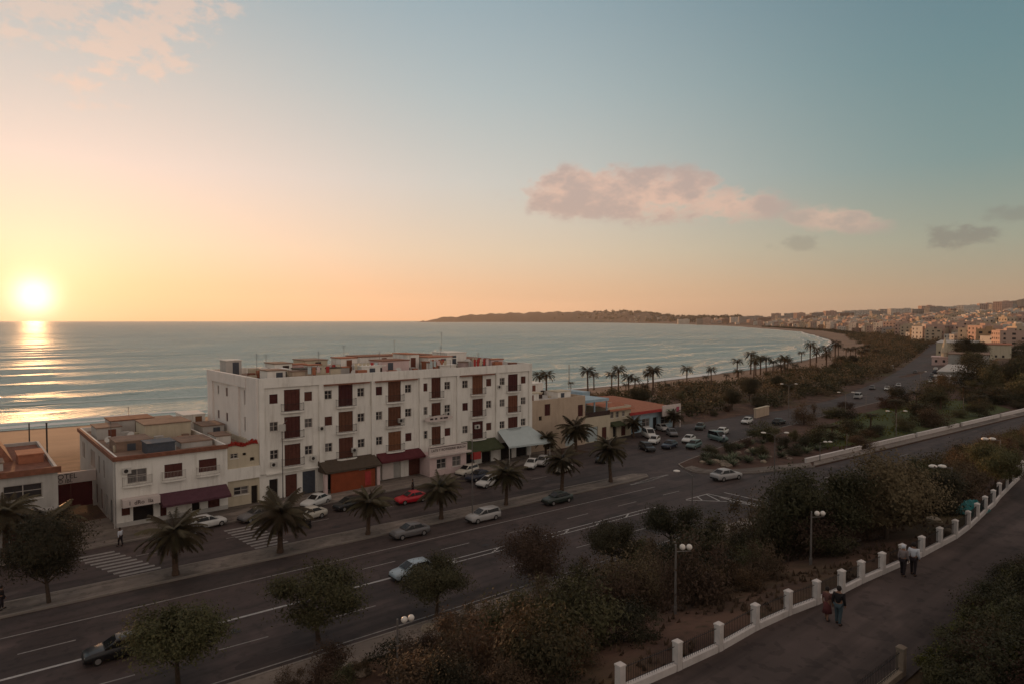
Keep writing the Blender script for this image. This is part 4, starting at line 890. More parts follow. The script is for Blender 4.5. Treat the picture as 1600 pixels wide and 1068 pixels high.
def shrub(k, x, y, s, label, group, rz=None, name=None, sz=1.0, z=None):
    return dup(SHRUB[k][0], (x, y, (h1(x, y) if z is None else z) - .05), rng.uniform(0, 6.3) if rz is None else rz, label, group, (s, s, s * sz), name)
# street trees with clipped crowns
TREE = []
for i, (m, n, rad, h, cl, ho, sp_) in enumerate([('leafdark', 20000, (2.5, 2.5, 1.9), 2.3, 60, .3, .34), ('leaf', 19000, (2.5, 2.1, 1.45), 1.9, 15, .3, .42), ('leaf', 19000, (2.2, 2.6, 1.6), 1.9, 13, .35, .42), ('leafdark', 17000, (2.0, 2.2, 1.7), 2.1, 12, .4, .42), ('leafbrown', 15000, (2.3, 2.0, 1.8), 1.6, 15, .35, .42)]):
    t = thing('street_tree', 'x', 'tree', (0, 0, -50)); f = link('crown', leafmesh('tree_crown', n, rad, .085, 70 + i, m, cl, .12, ho, sp_), t); f.location = (0, 0, h + rad[2] * .6)
    link('trunk', branches('tree_trunk', h, .14, 1.7, 40 + i, 9, lean=.12), t); TREE.append(proto(t))
def tree(k, x, y, s, label, rz=0, z=None, sz=1, group=None): return dup(TREE[k], (x, y, h1(x, y) if z is None else z), rz, label, group, (s, s, s * sz))
tree(0, 5.1, 57.8, 1.0, 'round clipped dark tree growing on the median by the zebra crossing', 1, .16, 1.15)
for (u, v, k, s, lab) in ((278, 1072, 1, 1.0, 'broad low tree on the near kerb beside the dark driving car'), (497, 1000, 2, 1.05, 'broad bushy tree on the near kerb with loose hanging lower leaves'), (682, 962, 1, .9, 'leafy kerb tree half hiding the pale driving car'), (840, 917, 4, 1.0, 'kerb tree standing below the double white centre line'), (957, 892, 1, .9, 'kerb tree rising out of olive scrub beside the road'), (1050, 862, 3, .95, 'dense dark tree in front of the curved arm lamp post')):
    x, y = G(u, v); tree(k, x, y, s, lab, rng.uniform(0, 6), .1)
for (u, v, k, s, lab) in ((1277, 868, 3, 1.2, 'tall dark tree behind the twin globe lamp near the hatched junction'), (1385, 842, 4, 1.15, 'large olive tree among scrub below the walkway fence'), (1445, 822, 3, .85, 'olive tree beside the arm lamp near the green tarpaulin'), (1555, 765, 2, .8, 'dark tree by the uppermost lamp of the slope')):
    x, y, z = Gt(u, v); tree(k, x, y, s, lab, rng.uniform(0, 6), z - .1, 1.1)
# scrub on the slope between the road and the walkway
rs = random.Random(11); placed = []
def dart(x, y, r):
    if any((x - a) ** 2 + (y - b) ** 2 < (r * .48 + q * .48) ** 2 for a, b, q in placed): return False
    placed.append((x, y, r)); return True
NOSCRUB = [(53.9, 37, 3.0), (60, 36.5, 7), (72, 36, 2.5), (48.7, 35.5, 2.4)]
NOSCRUB += [(PL(u, 900, Y)[0] - .6, Y + .9, 2.0) for u, Y in ((1056, 20.0), (1268, 18.6), (1487, 16.8), (1563, 17.6))] + [(PL(621, 900, 26)[0], 27, 3.6)]
cnt = 0
for _ in range(9000):
    x = rs.uniform(12.5, 118); f = rs.random(); yf = float(np.interp(x, FENCE[:, 0], FENCE[:, 1])); y = yf + 1.2 + f * (RN(36.0, x) - yf - 1.6)
    if y < .216 * x - 2 or x < .02 * y or any((x - a) ** 2 + (y - b) ** 2 < q * q for a, b, q in NOSCRUB): continue
    if y - yf < (3.6 if 26 < x < 52 else 1.6) and rs.random() < .93: continue
    if f > .88 and rs.random() < .6: continue
    s = rs.uniform(.6, 1.35) * (1.2 if .2 < f < .8 else .9) * (.8 if x > 62 else 1)
    if not dart(x, y, 1.45 * s): continue
    k = rs.choices(range(8), [6, 3.0, 1.6, 5, 1.6, 3, 1.2, 3])[0]; cnt += 1
    lab = {'leafbrown': 'dry brown bush in the scrub below the walkway fence', 'leaf': 'olive green bush in the scrub below the walkway fence', 'leafdark': 'dark green bush in the scrub below the walkway fence', 'leafred': 'reddish dry bush in the scrub below the walkway fence'}[SHRUB[k][1]]
    shrub(k, x, y, s, lab, lab.replace('bush', 'bushes') + ' of the slope', sz=rs.uniform(.85, 1.3))
    if cnt > 240: break
# low dry tufts over the bare ground
b = MB(); r = random.Random(8)
for i in range(7000):
    x = r.uniform(6, 95); yf = float(np.interp(x, FENCE[:, 0], FENCE[:, 1])); y = yf + .6 + r.random() ** 1.2 * (RN(36.2, x) - yf)
    if y < .216 * x - 2 or math.sin(x * .9) + math.sin(y * 1.3 + x * .3) + r.uniform(-1, 1) < .1: continue
    z = 6.6 if y < yf + .5 else None
    s2 = min(1, max(0, (y + .042 * x - 35.0) / ((yf + .042 * x + 1.2) - 35.0))); z = 6.6 * (s2 * s2 * (3 - 2 * s2) * .6 + s2 * .4)
    h = r.uniform(.1, .38); a = r.uniform(0, 6.3); dx, dy = .13 * math.cos(a), .13 * math.sin(a)
    b.quad((x - dx, y - dy, z - .05), (x + dx, y + dy, z - .05), (x + dy * .8 + dx, y - dx * .8, z + h)); 
    b.quad((x - dy, y + dx, z - .05), (x + dy, y - dx, z - .05), (x - dx, y - dy * .8, z + h * .8))
o = b.build('dry_grass', MATS['leafbrown']); o['kind'] = 'stuff'; o['label'] = 'dry tufts of grass over the bare slope'
# flowering bushes on the uphill side of the walkway
FB = []
for i, (m, rad) in enumerate((('leafyellow', (1.3, 1.2, 1.0)), ('leafdark', (1.6, 1.4, 1.3)), ('leafred', (1.1, 1.2, 1.1)), ('leaf', (1.4, 1.3, 1.2)))):
    t = thing('hedge_bush', 'x', 'bush', (0, 0, -50)); f = link('foliage', leafmesh('bush_foliage', 3600, rad, .06, 140 + i, m, 40, .02, .5, .24), t); f.location = (0, 0, rad[2] * .85)
    link('stem', branches('bush_stem', .8, .04, 1, i, 6), t); FB.append(proto(t))
LB = ['yellow green flowering bush leaning over the walkway edge', 'dark leafy bush massed above the walkway edge', 'reddish twiggy bush among the dark walkway bushes', 'olive bush growing up the bank above the walkway']
for i in range(80):
    x = rs.uniform(26.5, 62) if i < 58 else rs.uniform(27.2, 34); y = rs.uniform(3.5, 9.2) if x > 31 else rs.uniform(4.5, 8.8)
    y = min(y, 9.3 - max(0, 1.2 - .05 * (x - 26)))
    k = rs.choices(range(4), [3.2, 4, 1.6, 2])[0] if x < 34 else rs.choices(range(4), [.6, 4.5, 1.4, 2])[0]
    s = rs.uniform(.65, 1.2) * (.85 if y > 8 else 1); dup(FB[k], (x, y - .25, max(6.55, 6.6 + (8 - y) * .42 - .1)), rs.uniform(0, 6.3), LB[k], LB[k] + ', all of them', s)
for i in range(20):
    x = 28.9 + i * .75 + rs.uniform(-.3, .3); y = 8.5 + .03 * (x - 29) + rs.uniform(-.5, .35); k = [0, 1, 0, 2, 3][i % 5]
    dup(FB[k], (x, y, 6.5), rs.uniform(0, 6.3), LB[k], LB[k] + ', all of them', rs.uniform(.55, .85))
# palms
def frond_pts(L, el, droop, nst=15):
    pts = []; x = z = 0.0; a = el
    for i in range(nst + 1): pts.append((x, z, a)); a -= droop / nst; x += L / nst * math.cos(a); z += L / nst * math.sin(a)
    return pts
def add_frond(b, L, el, droop, rz, seed, z0=0, nst=15, wid=.72, pin=4, lw=.055):
    g = random.Random(seed); c, s = math.cos(rz), math.sin(rz); P = frond_pts(L, el, droop, nst)
    T = lambda x, y, z: (x * c - y * s, x * s + y * c, z + z0)
    for i in range(nst):
        (xa, za, aa_), (xb, zb, ab) = P[i], P[i + 1]; w = .028 * (1 - i / nst) + .006
        b.quad(T(xa, -w, za), T(xb, -w, zb), T(xb, w, zb), T(xa, w, za))
        if i < 2: continue
        for j in range(pin):
            f = j / pin; x, z = xa + (xb - xa) * f, za + (zb - za) * f; t = (i + f) / nst
            ln = wid * L / 2.8 * (math.sin(math.pi * (.12 + .88 * t) ** .8) * .9 + .22) * g.uniform(.85, 1.15); ww = lw
            for sd in (-1, 1):
                dx = ln * .62; dy = sd * ln * .78; dz = -ln * (.12 + .40 * t) + g.uniform(-.07, .07)
                b.quad(T(x - ww, 0, z), T(x + ww, 0, z), T(x + dx, dy, z + dz))
FR = []
for i, (el, dr, L) in enumerate(((1.25, 1.0, 2.5), (.95, 1.25, 2.8), (.6, 1.35, 2.9), (.25, 1.2, 2.8), (-.15, .9, 2.5))):
    b = MB(); add_frond(b, L, el, dr, 0, i); FR.append(b.mesh('frond', MATS['frond']))
b = MB(); add_frond(b, 1.9, -.9, .5, 0, 9, wid=.3); FRD = b.mesh('dead_frond', MATS['dryfrond'])
def palm_trunk(h, r0=.23, seed=0):
    b = MB(); g = random.Random(seed); n = max(6, int(h / .22)); pts = []; rd = []
    for i in range(n + 1): t = i / n; pts.append((.05 * math.sin(t * 3 + seed), .05 * math.cos(t * 2.4 + seed), h * t - .2 * (i == 0))); rd.append((r0 * (1.35 - .35 * min(1, t * 6)) * (1 - .2 * t) + (.035 if i % 2 else 0) + (.12 if t > .86 else 0)))
    b.tube(pts, rd, 9); return b.mesh('palm_trunk', MATS['palmbark'], True)
def palm(x, y, z, h, s, label, group=None, seed=0, dead=14):
    t = thing('palm_tree', label, 'palm', (x, y, z), group)
    link('trunk', palm_trunk(h, .22 * s, seed), t); g = random.Random(seed); t.rotation_euler = (g.uniform(-.05, .05), g.uniform(-.05, .05), g.uniform(0, 6))
    for i in range(54):
        k = min(4, int((i / 54) ** .8 * 5)); o = link('frond', FR[k], t); o.location = (0, 0, h - .05 - .05 * k); o.rotation_euler = (g.uniform(-.3, .3), g.uniform(-.2, .25), i * 2.39996 + g.uniform(-.4, .4)); q = s * g.uniform(.78, 1.15); o.scale = (q, q, q)
    for i in range(dead): o = link('dead_frond', FRD, t); o.location = (0, 0, h - .3); o.rotation_euler = (0, 0, g.uniform(0, 6.3)); o.scale = (s * .8,) * 3
    return t
NP = [(275, 897, 3.4, 1.0, 'palm on the median just past the first zebra crossing'), (437, 862, 3.5, 1.05, 'palm on the median beside the second zebra crossing'), (574, 834, 3.2, .85, 'palm on the median in front of the orange shop screen'), (689, 810, 3.2, .9, 'thick palm on the median beside the red car'), (790, 788, 3.6, .85, 'palm on the median next to the tall bare lamp pole'), (878, 767, 3.9, .95, 'palm on the median behind the dark green car'), (954, 752, 4.3, .95, 'palm at the tapering end of the median')]
for i, (u, v, h, s, lab) in enumerate(NP):
    x, y = G(u, v, .16); palm(x, y, .14, h, s, lab, seed=i)
for i, (u, v, Y, h, s, lab) in enumerate([(900, 668, 71.0, 0, 1.1, 'largest palm standing before the beige house'), (853, 684, 72.5, 0, .75, 'small palm between the pale tent awning and the beige house'), (75, 815, 70.5, 0, 1.05, 'spreading palm before the grey shop building'), (8, 800, 71.5, 0, 1.05, 'palm at the end of the shop building, cut by shade'), (990, 668, 75.0, 0, .7, 'palm in the parking yard beside the cream house'), (1052, 655, 75.5, 0, .8, 'palm before the red roofed shop sign')]):
    x, zc = PL(u, v, Y); palm(x, Y, .1, max(2.6, zc - .1), s, lab, seed=20 + i)
# far palms: crown of fronds in one piece
FP = []
for i in range(3):
    t = thing('palm_tree', 'x', 'palm', (0, 0, -50)); b = MB(); g = random.Random(60 + i)
    for j in range(30): k = j / 30; add_frond(b, 2.3 * g.uniform(.85, 1.1), 1.2 - 1.5 * k, 1.2, j * 2.39996 + g.uniform(-.2, .2), j, nst=9, pin=2, wid=.6, lw=.13)
    c = link('crown', b.mesh('palm_crown', MATS['frondfar'], False), t); c.location = (0, 0, 6.0); link('trunk', palm_trunk(6.0, .19, 60 + i), t); FP.append(proto(t))
BP = [(928, 608, 585), (956, 612, 585), (892, 608, 597), (992, 618, 592), (1020, 616, 580), (1007, 622, 602), (1043, 614, 600), (1062, 608, 596), (1103, 603, 588), (1152, 588, 564), (1173, 584, 554), (1181, 586, 561), (1188, 585, 559), (1197, 586, 561), (1208, 586, 565), (1226, 578, 562), (1252, 566, 551), (1266, 572, 540), (1276, 566, 545), (1290, 562, 543), (1305, 570, 538), (1135, 598, 585), (1310, 556, 540), (1242, 586, 570), (1322, 560, 545), (1070, 618, 604), (978, 614, 600)]
for i, (u, vb, vt) in enumerate(BP):
    x, y, z = Gt(u, vb); dist = x * math.cos(TH) + y * math.sin(TH); h = (vb - vt) * dist / FPX; s = max(.55, min(1.25, h / 6.2))
    dup(FP[i % 3], (x, y, z - .2), rng.uniform(0, 6), 'slender date palm standing along the top of the sandy beach', 'date palms along the beach', (s * 1.3, s * 1.3, h / 6.0 * 1.06))
for i in range(26):
    x = 118 + 380 * rs.random() ** 1.3; y = float(np.interp(x, SHORE[:, 0], SHORE[:, 1])) - rs.uniform(28, 52); h = rs.uniform(5, 8.5); s = rs.uniform(.9, 1.35)
    dup(FP[i % 3], (x, y, h1(x, y) - .2), rng.uniform(0, 6), 'date palm rising out of the scrub behind the beach', 'palms rising out of the beach scrub', (s, s, h / 6.0))
for i in range(16):
    x = 112 + 260 * rs.random(); y = float(np.interp(x, [p[0] for p in BL], [p[1] for p in BL])) + rs.uniform(6, 30); s = rs.uniform(.7, 1.15)
    tree(i % 4, x, y, s, ['dense dark tree in the belt behind the beach', 'flat topped olive tree in the belt behind the beach', 'broad olive tree in the belt behind the beach', 'small dark tree in the belt behind the beach'][i % 4], rs.uniform(0, 6), None, 1.0, 'trees of the belt behind the beach, kind ' + 'abcd'[i % 4])
# vegetation between the boulevard and the beach
LBB = {'leafbrown': 'dry brown bush in the belt behind the beach', 'leaf': 'olive green bush in the belt behind the beach', 'leafdark': 'dark green bush in the belt behind the beach', 'leafred': 'sunlit reddish bush in the belt behind the beach'}
cnt = cnt2 = 0; placed = []; scrubpts = ([], [])
blx = [p[0] for p in BL]; bly = [p[1] for p in BL]; brx = [p[0] for p in BR]; bry = [p[1] for p in BR]
for _ in range(16000):
    x = 96 + rs.random() ** 1.5 * 900; yb = float(np.interp(x, blx, bly)) + 2.5; ysh = float(np.interp(x, SHORE[:, 0], SHORE[:, 1])) - (31 + 7 * math.sin(x * .06))
    if x < 112: yb = 93
    if x > 640: yb = float(np.interp(x, SHORE[:, 0], SHORE[:, 1])) - 92
    y = yb + rs.random() * (ysh - yb)
    if (y - yb < 6 and x < 150 and rs.random() < .8) or (112 < x < 124 and y < 92 and rs.random() < .8) or math.sin(x * .11 + y * .05) + math.sin(y * .17 - x * .03) > 1.25: continue
    s = rs.uniform(.6, 1.35) * (1 + (x - 100) / 600) * (.7 if ysh - y < 14 else 1)
    if not dart(x, y, 1.1 * s): continue
    k = rs.choices(range(8), [3, 2, 4, 2, 4, 2, 4, 1])[0]; cnt += 1
    if x < 160 and cnt2 < 40: cnt2 += 1; shrub(k, x, y, s, LBB[SHRUB[k][1]], LBB[SHRUB[k][1]].replace('bush', 'bushes'), sz=rs.uniform(.7, 1.1))
    else: scrubpts[0 if SHRUB[k][1] in ('leafbrown', 'leafred') else 1].append((x, y, h1(x, y) + 1.0 * s, 1.7 * s))
    if cnt > 1300: break
for i in range(16):
    x = rs.uniform(109, 152); y = rs.uniform(80.5, 92); k = rs.choice([0, 1, 2, 6, 5, 7]); shrub(k, x, y, rs.uniform(.6, 1.15), LBB[SHRUB[k][1]], LBB[SHRUB[k][1]].replace('bush', 'bushes'))
# island garden: trees, small palms, agaves and boulders
placed = []; cnt = 0
for _ in range(3000):
    x = rs.uniform(83, 250); lo = kfar(x) + 2.6 if x < 195 else 40; hi = float(np.interp(x, [82, 99, 116, 149, 220, 258], [56.5, 59.5, 61.5, 64.5, 71, 79])); y = rs.uniform(lo, hi)
    if x < 100 or (108 < x < 160 and .3 < (y - lo) / (hi - lo) < .85): continue
    if x > 170 and rs.random() < .2: continue
    s = rs.uniform(.9, 1.9)
    if not dart(x, y, 1.3 * s): continue
    k = rs.choices(range(8), [2, 4, 4, 1, 2, 4, 4, 1])[0]; cnt += 1
    lab = {'leafbrown': 'brown bush in the garden between the two roads', 'leaf': 'olive bush in the garden between the two roads', 'leafdark': 'dark bush in the garden between the two roads', 'leafred': 'reddish bush in the garden between the two roads'}[SHRUB[k][1]]
    shrub(k, x, y, s, lab, lab.replace('bush', 'bushes'), sz=rs.uniform(.7, 1.2), z=.17)
    if cnt > 42: break
for i, (u, v, h, s) in enumerate([(1400, 650, 3.2, .9), (1432, 636, 3.4, 1), (1470, 640, 3, .9), (1300, 690, 2.6, .9), (1505, 625, 3.3, .9), (1530, 640, 3, .9), (1360, 668, 2.4, .8), (1445, 655, 2.6, .8), (1560, 632, 3, .9)]):
    x, y = G(u, v); dup(FP[i % 3], (x, y, .1), rng.uniform(0, 6), 'short stout palm in the garden between the two roads', 'palms of the island garden', (s, s, h / 6))
def rock(x, y, s, z, label, group, seed):
    g = random.Random(seed); bm = bmesh.new(); bmesh.ops.create_icosphere(bm, subdivisions=2, radius=1)
    for v in bm.verts: v.co *= g.uniform(.78, 1.12)
    bmesh.ops.scale(bm, vec=(s * g.uniform(.8, 1.3), s * g.uniform(.8, 1.2), s * g.uniform(.5, .8)), verts=bm.verts); me = bpy.data.meshes.new('boulder'); bm.to_mesh(me); bm.free(); me.materials.append(MATS['rock'])
    o = link('boulder', me, None, (x, y, z)); o.rotation_euler = (0, 0, g.uniform(0, 6)); return tag(o, label, 'boulder', group)
for i in range(26):
    x = rs.uniform(81, 99); y = rs.uniform(max(47.5, 52 - (x - 80) * .45), min(56, 54.5 + (x - 80) * .25))
    rock(x, y, rs.uniform(.25, .75), .25, 'weathered brown boulder in the rock garden at the island tip', 'boulders of the rock garden', i)
AG = []
b = MB()
for i in range(26): a = i * 2.4; el = .35 + .9 * (i / 26); L = 1.1; c, s = math.cos(a), math.sin(a); w = .09; b.quad((-s * w, c * w, .05), (s * w, -c * w, .05), (L * .5 * c * math.cos(el) + s * w, L * .5 * s * math.cos(el) - c * w, L * .5 * math.sin(el)), (L * c * math.cos(el * .8), L * s * math.cos(el * .8), L * math.sin(el * .8)), (L * .5 * c * math.cos(el) - s * w, L * .5 * s * math.cos(el) + c * w, L * .5 * math.sin(el)))
agm = b.mesh('agave', mat('agave', (.16, .17, .11), .7, .3, 2, objvar=.3))
for i in range(22):
    x = rs.uniform(80.5, 104); y = rs.uniform(max(46.5, 51.5 - (x - 80) * .4), min(57.5, 54.5 + (x - 80) * .3)); o = link('agave', agm, None, (x, y, .15)); o.scale = (rs.uniform(.7, 1.5),) * 3; o.rotation_euler = (0, 0, rs.uniform(0, 6)); tag(o, 'pale spiky agave in the rock garden at the island tip', 'agave', 'agaves of the rock garden')
for i, (u, v) in enumerate([(1110, 712), (1140, 708), (1165, 700), (1190, 716), (1225, 700), (1240, 712), (1205, 690), (1255, 700), (1240, 690)]):
    x, y = G(u, v); shrub([1, 2, 0, 5, 2, 6, 0, 2, 5][i], x, y, .75, ['olive', 'dark', 'dry brown', 'upright olive', 'dark', 'low dark', 'dry brown', 'dark', 'upright olive'][i] + ' bush among the boulders of the rock garden', 'bushes among the boulders, ' + ['olive', 'dark', 'dry brown', 'upright olive', 'dark', 'low dark', 'dry brown', 'dark', 'upright olive'][i], z=.17)

# ------------------------------------------------------------------ vehicles
def loft(b, secs):
    """Skin a row of equal cross-sections."""
    n = len(secs[0]); base = len(b.v)
    for s in secs: b.v.extend(s)
    for i in range(len(secs) - 1):
        for j in range(n):
            a = base + i * n + j; c = base + i * n + (j + 1) % n; b.f.append((a, c, c + n, a + n)); b.m.append(b.cur)
    b.f.append(tuple(base + j for j in reversed(range(n)))); b.m.append(b.cur); b.f.append(tuple(base + (len(secs) - 1) * n + j for j in range(n))); b.m.append(b.cur)
CARS = {
 # x runs to the front; (x, half width, z low, z belt) then cabin (x, half width at top, z top)
 'sedan': dict(L=4.4, body=[(-2.2, .70, .42, .80), (-2.1, .80, .28, .93), (-1.45, .85, .22, .97), (0, .86, .20, .95), (.95, .85, .22, .93), (1.75, .82, .24, .84), (2.1, .76, .28, .74), (2.2, .66, .40, .62)], cab=[(-1.75, .70, .97), (-1.05, .60, 1.38), (-.5, .60, 1.43), (.15, .60, 1.41), (.95, .70, .96)]),
 'hatch': dict(L=3.9, body=[(-1.95, .70, .42, .85), (-1.88, .79, .28, .98), (-1.2, .83, .22, .99), (0, .84, .20, .96), (.85, .83, .22, .94), (1.55, .80, .24, .86), (1.85, .74, .28, .76), (1.95, .64, .40, .62)], cab=[(-1.9, .68, .99), (-1.55, .60, 1.40), (-.6, .60, 1.47), (.05, .60, 1.44), (.95, .70, .96)]),
 'wagon': dict(L=4.3, body=[(-2.15, .72, .42, .9), (-2.08, .80, .28, 1.0), (-1.3, .84, .22, 1.0), (0, .85, .20, .97), (.95, .84, .22, .95), (1.75, .81, .24, .86), (2.05, .75, .28, .76), (2.15, .65, .40, .62)], cab=[(-2.1, .69, 1.0), (-1.85, .62, 1.42), (-.6, .61, 1.48), (.2, .61, 1.45), (1.05, .71, .97)]),
 'van': dict(L=4.6, body=[(-2.3, .80, .45, 1.05), (-2.25, .88, .3, 1.15), (-1, .90, .25, 1.16), (.6, .90, .25, 1.14), (1.5, .88, .27, 1.05), (2.1, .82, .32, .92), (2.3, .72, .42, .75)], cab=[(-2.28, .80, 1.15), (-2.15, .76, 1.88), (-.6, .76, 1.94), (.55, .76, 1.9), (1.55, .80, 1.1)])}
WHEEL = MB(); WHEEL.tube([(0, -.1, 0), (0, .1, 0)], .31, 16); WHEEL = WHEEL.mesh('tyre', MATS['tyre'], False)
RIM = MB(); RIM.tube([(0, -.108, 0), (0, .108, 0)], .19, 12); RIM = RIM.mesh('rim', MATS['rim'])
CARM = {}
def car_meshes(kind, paint):
    if (kind, paint) in CARM: return CARM[kind, paint]
    d = CARS[kind]; b = MB(); S = []
    for x, w, z0, z1 in d['body']:
        zm = z0 + (z1 - z0) * .55
        S.append([(x, -w * .94, z0), (x, -w, z0 + .12), (x, -w, zm), (x, -w * .93, z1 - .03), (x, -w * .80, z1), (x, w * .80, z1), (x, w * .93, z1 - .03), (x, w, zm), (x, w, z0 + .12), (x, w * .94, z0)])
    loft(b, S); S = []
    for x, w, z in d['cab']:
        base = .93; wb = .74
        S.append([(x, -max(w, wb if z < 1.2 else w), z - .02), (x, -w * .92, z), (x, w * .92, z), (x, max(w, wb if z < 1.2 else w), z - .02), (x * .96, .77, base), (x * .96, -.77, base)])
    loft(b, S); bm = bmesh.new(); me = b.mesh('car_body', MATS[paint], True); bm.from_mesh(me); bmesh.ops.recalc_face_normals(bm, faces=bm.faces); bm.to_mesh(me); bm.free()
    g = {}
    c = d['cab']; e = .012
    def slope(p, q, f0, f1, name):
        b = MB(); A = [p[i] + (q[i] - p[i]) * f0 for i in range(3)]; B_ = [p[i] + (q[i] - p[i]) * f1 for i in range(3)]
        sx = 1 if name == 'windscreen' else -1
        b.quad((A[0] + sx * e, -A[1] * .86, A[2] + e), (A[0] + sx * e, A[1] * .86, A[2] + e), (B_[0] + sx * e, B_[1] * .86, B_[2] + e), (B_[0] + sx * e, -B_[1] * .86, B_[2] + e)); return b.mesh(name, MATS['carglass'])
    g['windscreen'] = slope(c[-1], c[-2], .08, .94, 'windscreen'); g['rear_window'] = slope(c[0], c[1], .12, .92, 'rear_window')
    zt = max(q[2] for q in c)
    for nm, xa, xb, xc, xd in (('front_door_window', c[-1][0] - .22, c[-2][0] + .02, -.13, -.13), ('rear_door_window', -.21, -.21, c[1][0] + .02, c[0][0] + (.35 if kind != 'van' else .15))):
        b = MB(); z0 = 1.0 if kind != 'van' else 1.2; z1 = zt - .1
        for sd in (-1, 1):
            yb, yt = sd * .775, sd * (.63 if kind != 'van' else .80)
            if kind == 'van': yb = sd * .83
            b.quad((xa, yb, z0), (xd, yb, z0), (xc, yt, z1), (xb, yt, z1))
        g[nm] = b.mesh(nm, MATS['carglass'])
    CARM[kind, paint] = (me, g); return CARM[kind, paint]
LIGHT = MB(); LIGHT.box(-.06, .03, -.17, .17, -.07, .07); LM = LIGHT.mesh('headlight', MATS['lampglass']); TM = LIGHT.mesh('taillight', MATS['taillight'])
BMP = {}
NCAR = 0
def car(x, y, rz, kind, paint, label, z=ROADZ, group=None, sc=.86):
    global NCAR
    NCAR += 1; t = thing('parked_car' if 'driving' not in label else 'driving_car', label, 'car', (x, y, z), group, rz=rz); me, g = car_meshes(kind, 'car_' + paint); d = CARS[kind]
    t.scale = (sc, sc, sc); link('body', me, t)
    for k, m in g.items(): link(k, m, t)
    L = d['L'] / 2
    for wx in (-L * .60, L * .62):
        for wy in (-.76, .76): w = link('wheel', WHEEL, t, (wx, wy, .31)); link('rim', RIM, w)
    for sd in (-1, 1): link('headlight', LM, t, (L - .10, sd * .52, .63)); link('taillight', TM, t, (-L + .12, sd * .56, .76))
    if kind not in BMP:
        b = MB(); b.box(L - .22, L + .02, -.70, .70, .30, .46); c = MB(); c.box(-L - .02, -L + .22, -.70, .70, .32, .50); BMP[kind] = (b.mesh('bumper', MATS['darkplastic']), c.mesh('bumper', MATS['darkplastic']))
    for q in BMP[kind]: link('bumper', q, t)
    return t
mat('darkplastic', (.04, .035, .035), .7, .2, 3)
for n, c in dict(black=(.012, .012, .014), navy=(.018, .022, .04), white=(.62, .60, .57), silver=(.40, .38, .37), palebl=(.36, .42, .46), red=(.50, .012, .025), green=(.022, .032, .026), cream=(.55, .50, .42), grey=(.14, .13, .13), maroon=(.07, .018, .02), teal=(.10, .15, .14)).items(): carpaint(n, c)
RD = math.atan(-.042)
def gcar(u, v, rz, kind, paint, label, dy=.75, z=ROADZ): x, y = G(u, v); return car(x, y + dy, rz, kind, paint, label, z)
gcar(190, 1031, RD + math.pi, 'sedan', 'black', 'glossy black sedan driving along the near lanes beside the broad kerb tree')
gcar(650, 905, RD + math.pi, 'hatch', 'palebl', 'pale blue grey hatchback driving half hidden behind a kerb tree')
gcar(647, 840, RD + math.pi, 'sedan', 'grey', 'dark grey sedan with bright roof pillars parked at the median kerb')
gcar(762, 815, RD + math.pi, 'wagon', 'silver', 'silver estate car parked at the median kerb by the bare lamp pole')
gcar(878, 787, RD + math.pi, 'sedan', 'green', 'dark green sedan parked at the median kerb')
gcar(1143, 750, RD - .16, 'sedan', 'silver', 'silver sedan stopped at the rounded tip of the traffic island').scale = (1, 1, 1)
gcar(648, 786, RD + math.pi, 'sedan', 'red', 'bright red sedan in the side street')
gcar(498, 791, math.pi + .45, 'sedan', 'white', 'white sedan with dark windscreen parked outside the shuttered shops')
gcar(485, 812, math.pi + .1, 'sedan', 'cream', 'cream sedan waiting in the side street beside the white sedan', .5)
gcar(549, 796, math.pi + .2, 'hatch', 'black', 'black hatchback parked before the orange shop screen')
gcar(328, 825, .15, 'hatch', 'white', 'white hatchback parked below the purple awning', .6)
gcar(404, 812, math.pi + .2, 'sedan', 'grey', 'grey sedan half behind the median palm near the link block', .4)
gcar(752, 750, math.pi + .15, 'sedan', 'navy', 'navy sedan parked below the pink shop sign', .6)
gcar(763, 759, math.pi + .2, 'hatch', 'white', 'small white hatchback in front of the navy sedan', .1)
gcar(735, 742, math.pi + .25, 'wagon', 'cream', 'cream estate car beneath the green awning')
gcar(836, 731, math.pi + .6, 'sedan', 'white', 'white sedan nosed out from the pale tent awning')
gcar(853, 727, math.pi + .6, 'hatch', 'silver', 'silver hatchback beside the pale tent awning')
gcar(885, 738, math.pi + .3, 'sedan', 'cream', 'cream sedan behind the median palm near the beige house')
gcar(947, 722, math.pi + .5, 'hatch', 'black', 'black hatchback parked before the terrace house')
gcar(12, 850, math.pi, 'sedan', 'silver', 'silver car under the palm before the grey shop building', .4)
gcar(1014, 683, math.pi + 1.0, 'van', 'white', 'white van parked before the cream house porch', 0)
gcar(1022, 692, math.pi + .4, 'hatch', 'white', 'white hatchback in the parking yard behind the navy saloon', 0)
gcar(1011, 703, math.pi + 1.1, 'wagon', 'black', 'black car with pale bumper facing out of the parking yard', 0)
gcar(1046, 699, math.pi + .2, 'sedan', 'navy', 'navy saloon in the front row of the parking yard', 0)
gcar(1076, 690, math.pi + .3, 'sedan', 'white', 'white saloon in the parking yard next to the teal car', 0)
gcar(1084, 699, math.pi + .2, 'wagon', 'teal', 'dull teal estate car at the outer edge of the parking yard', 0)
gcar(1122, 688, math.pi + 1.2, 'van', 'teal', 'dark van with white nose leaving the parking yard', 0)
gcar(1094, 670, math.pi + .4, 'sedan', 'green', 'green sedan under the bushes behind the parking yard', 0)
gcar(1050, 680, math.pi + .9, 'hatch', 'grey', 'grey hatchback among the cars before the red roofed shop', 0)
gcar(1035, 672, math.pi + 1.1, 'sedan', 'silver', 'silver sedan close to the wall of the red roofed shop', 0)
gcar(1130, 677, .3, 'hatch', 'white', 'white hatchback passing behind the dark van', 0)
gcar(1167, 661, math.pi + .2, 'hatch', 'white', 'white hatchback parked by the low beach wall', 0)
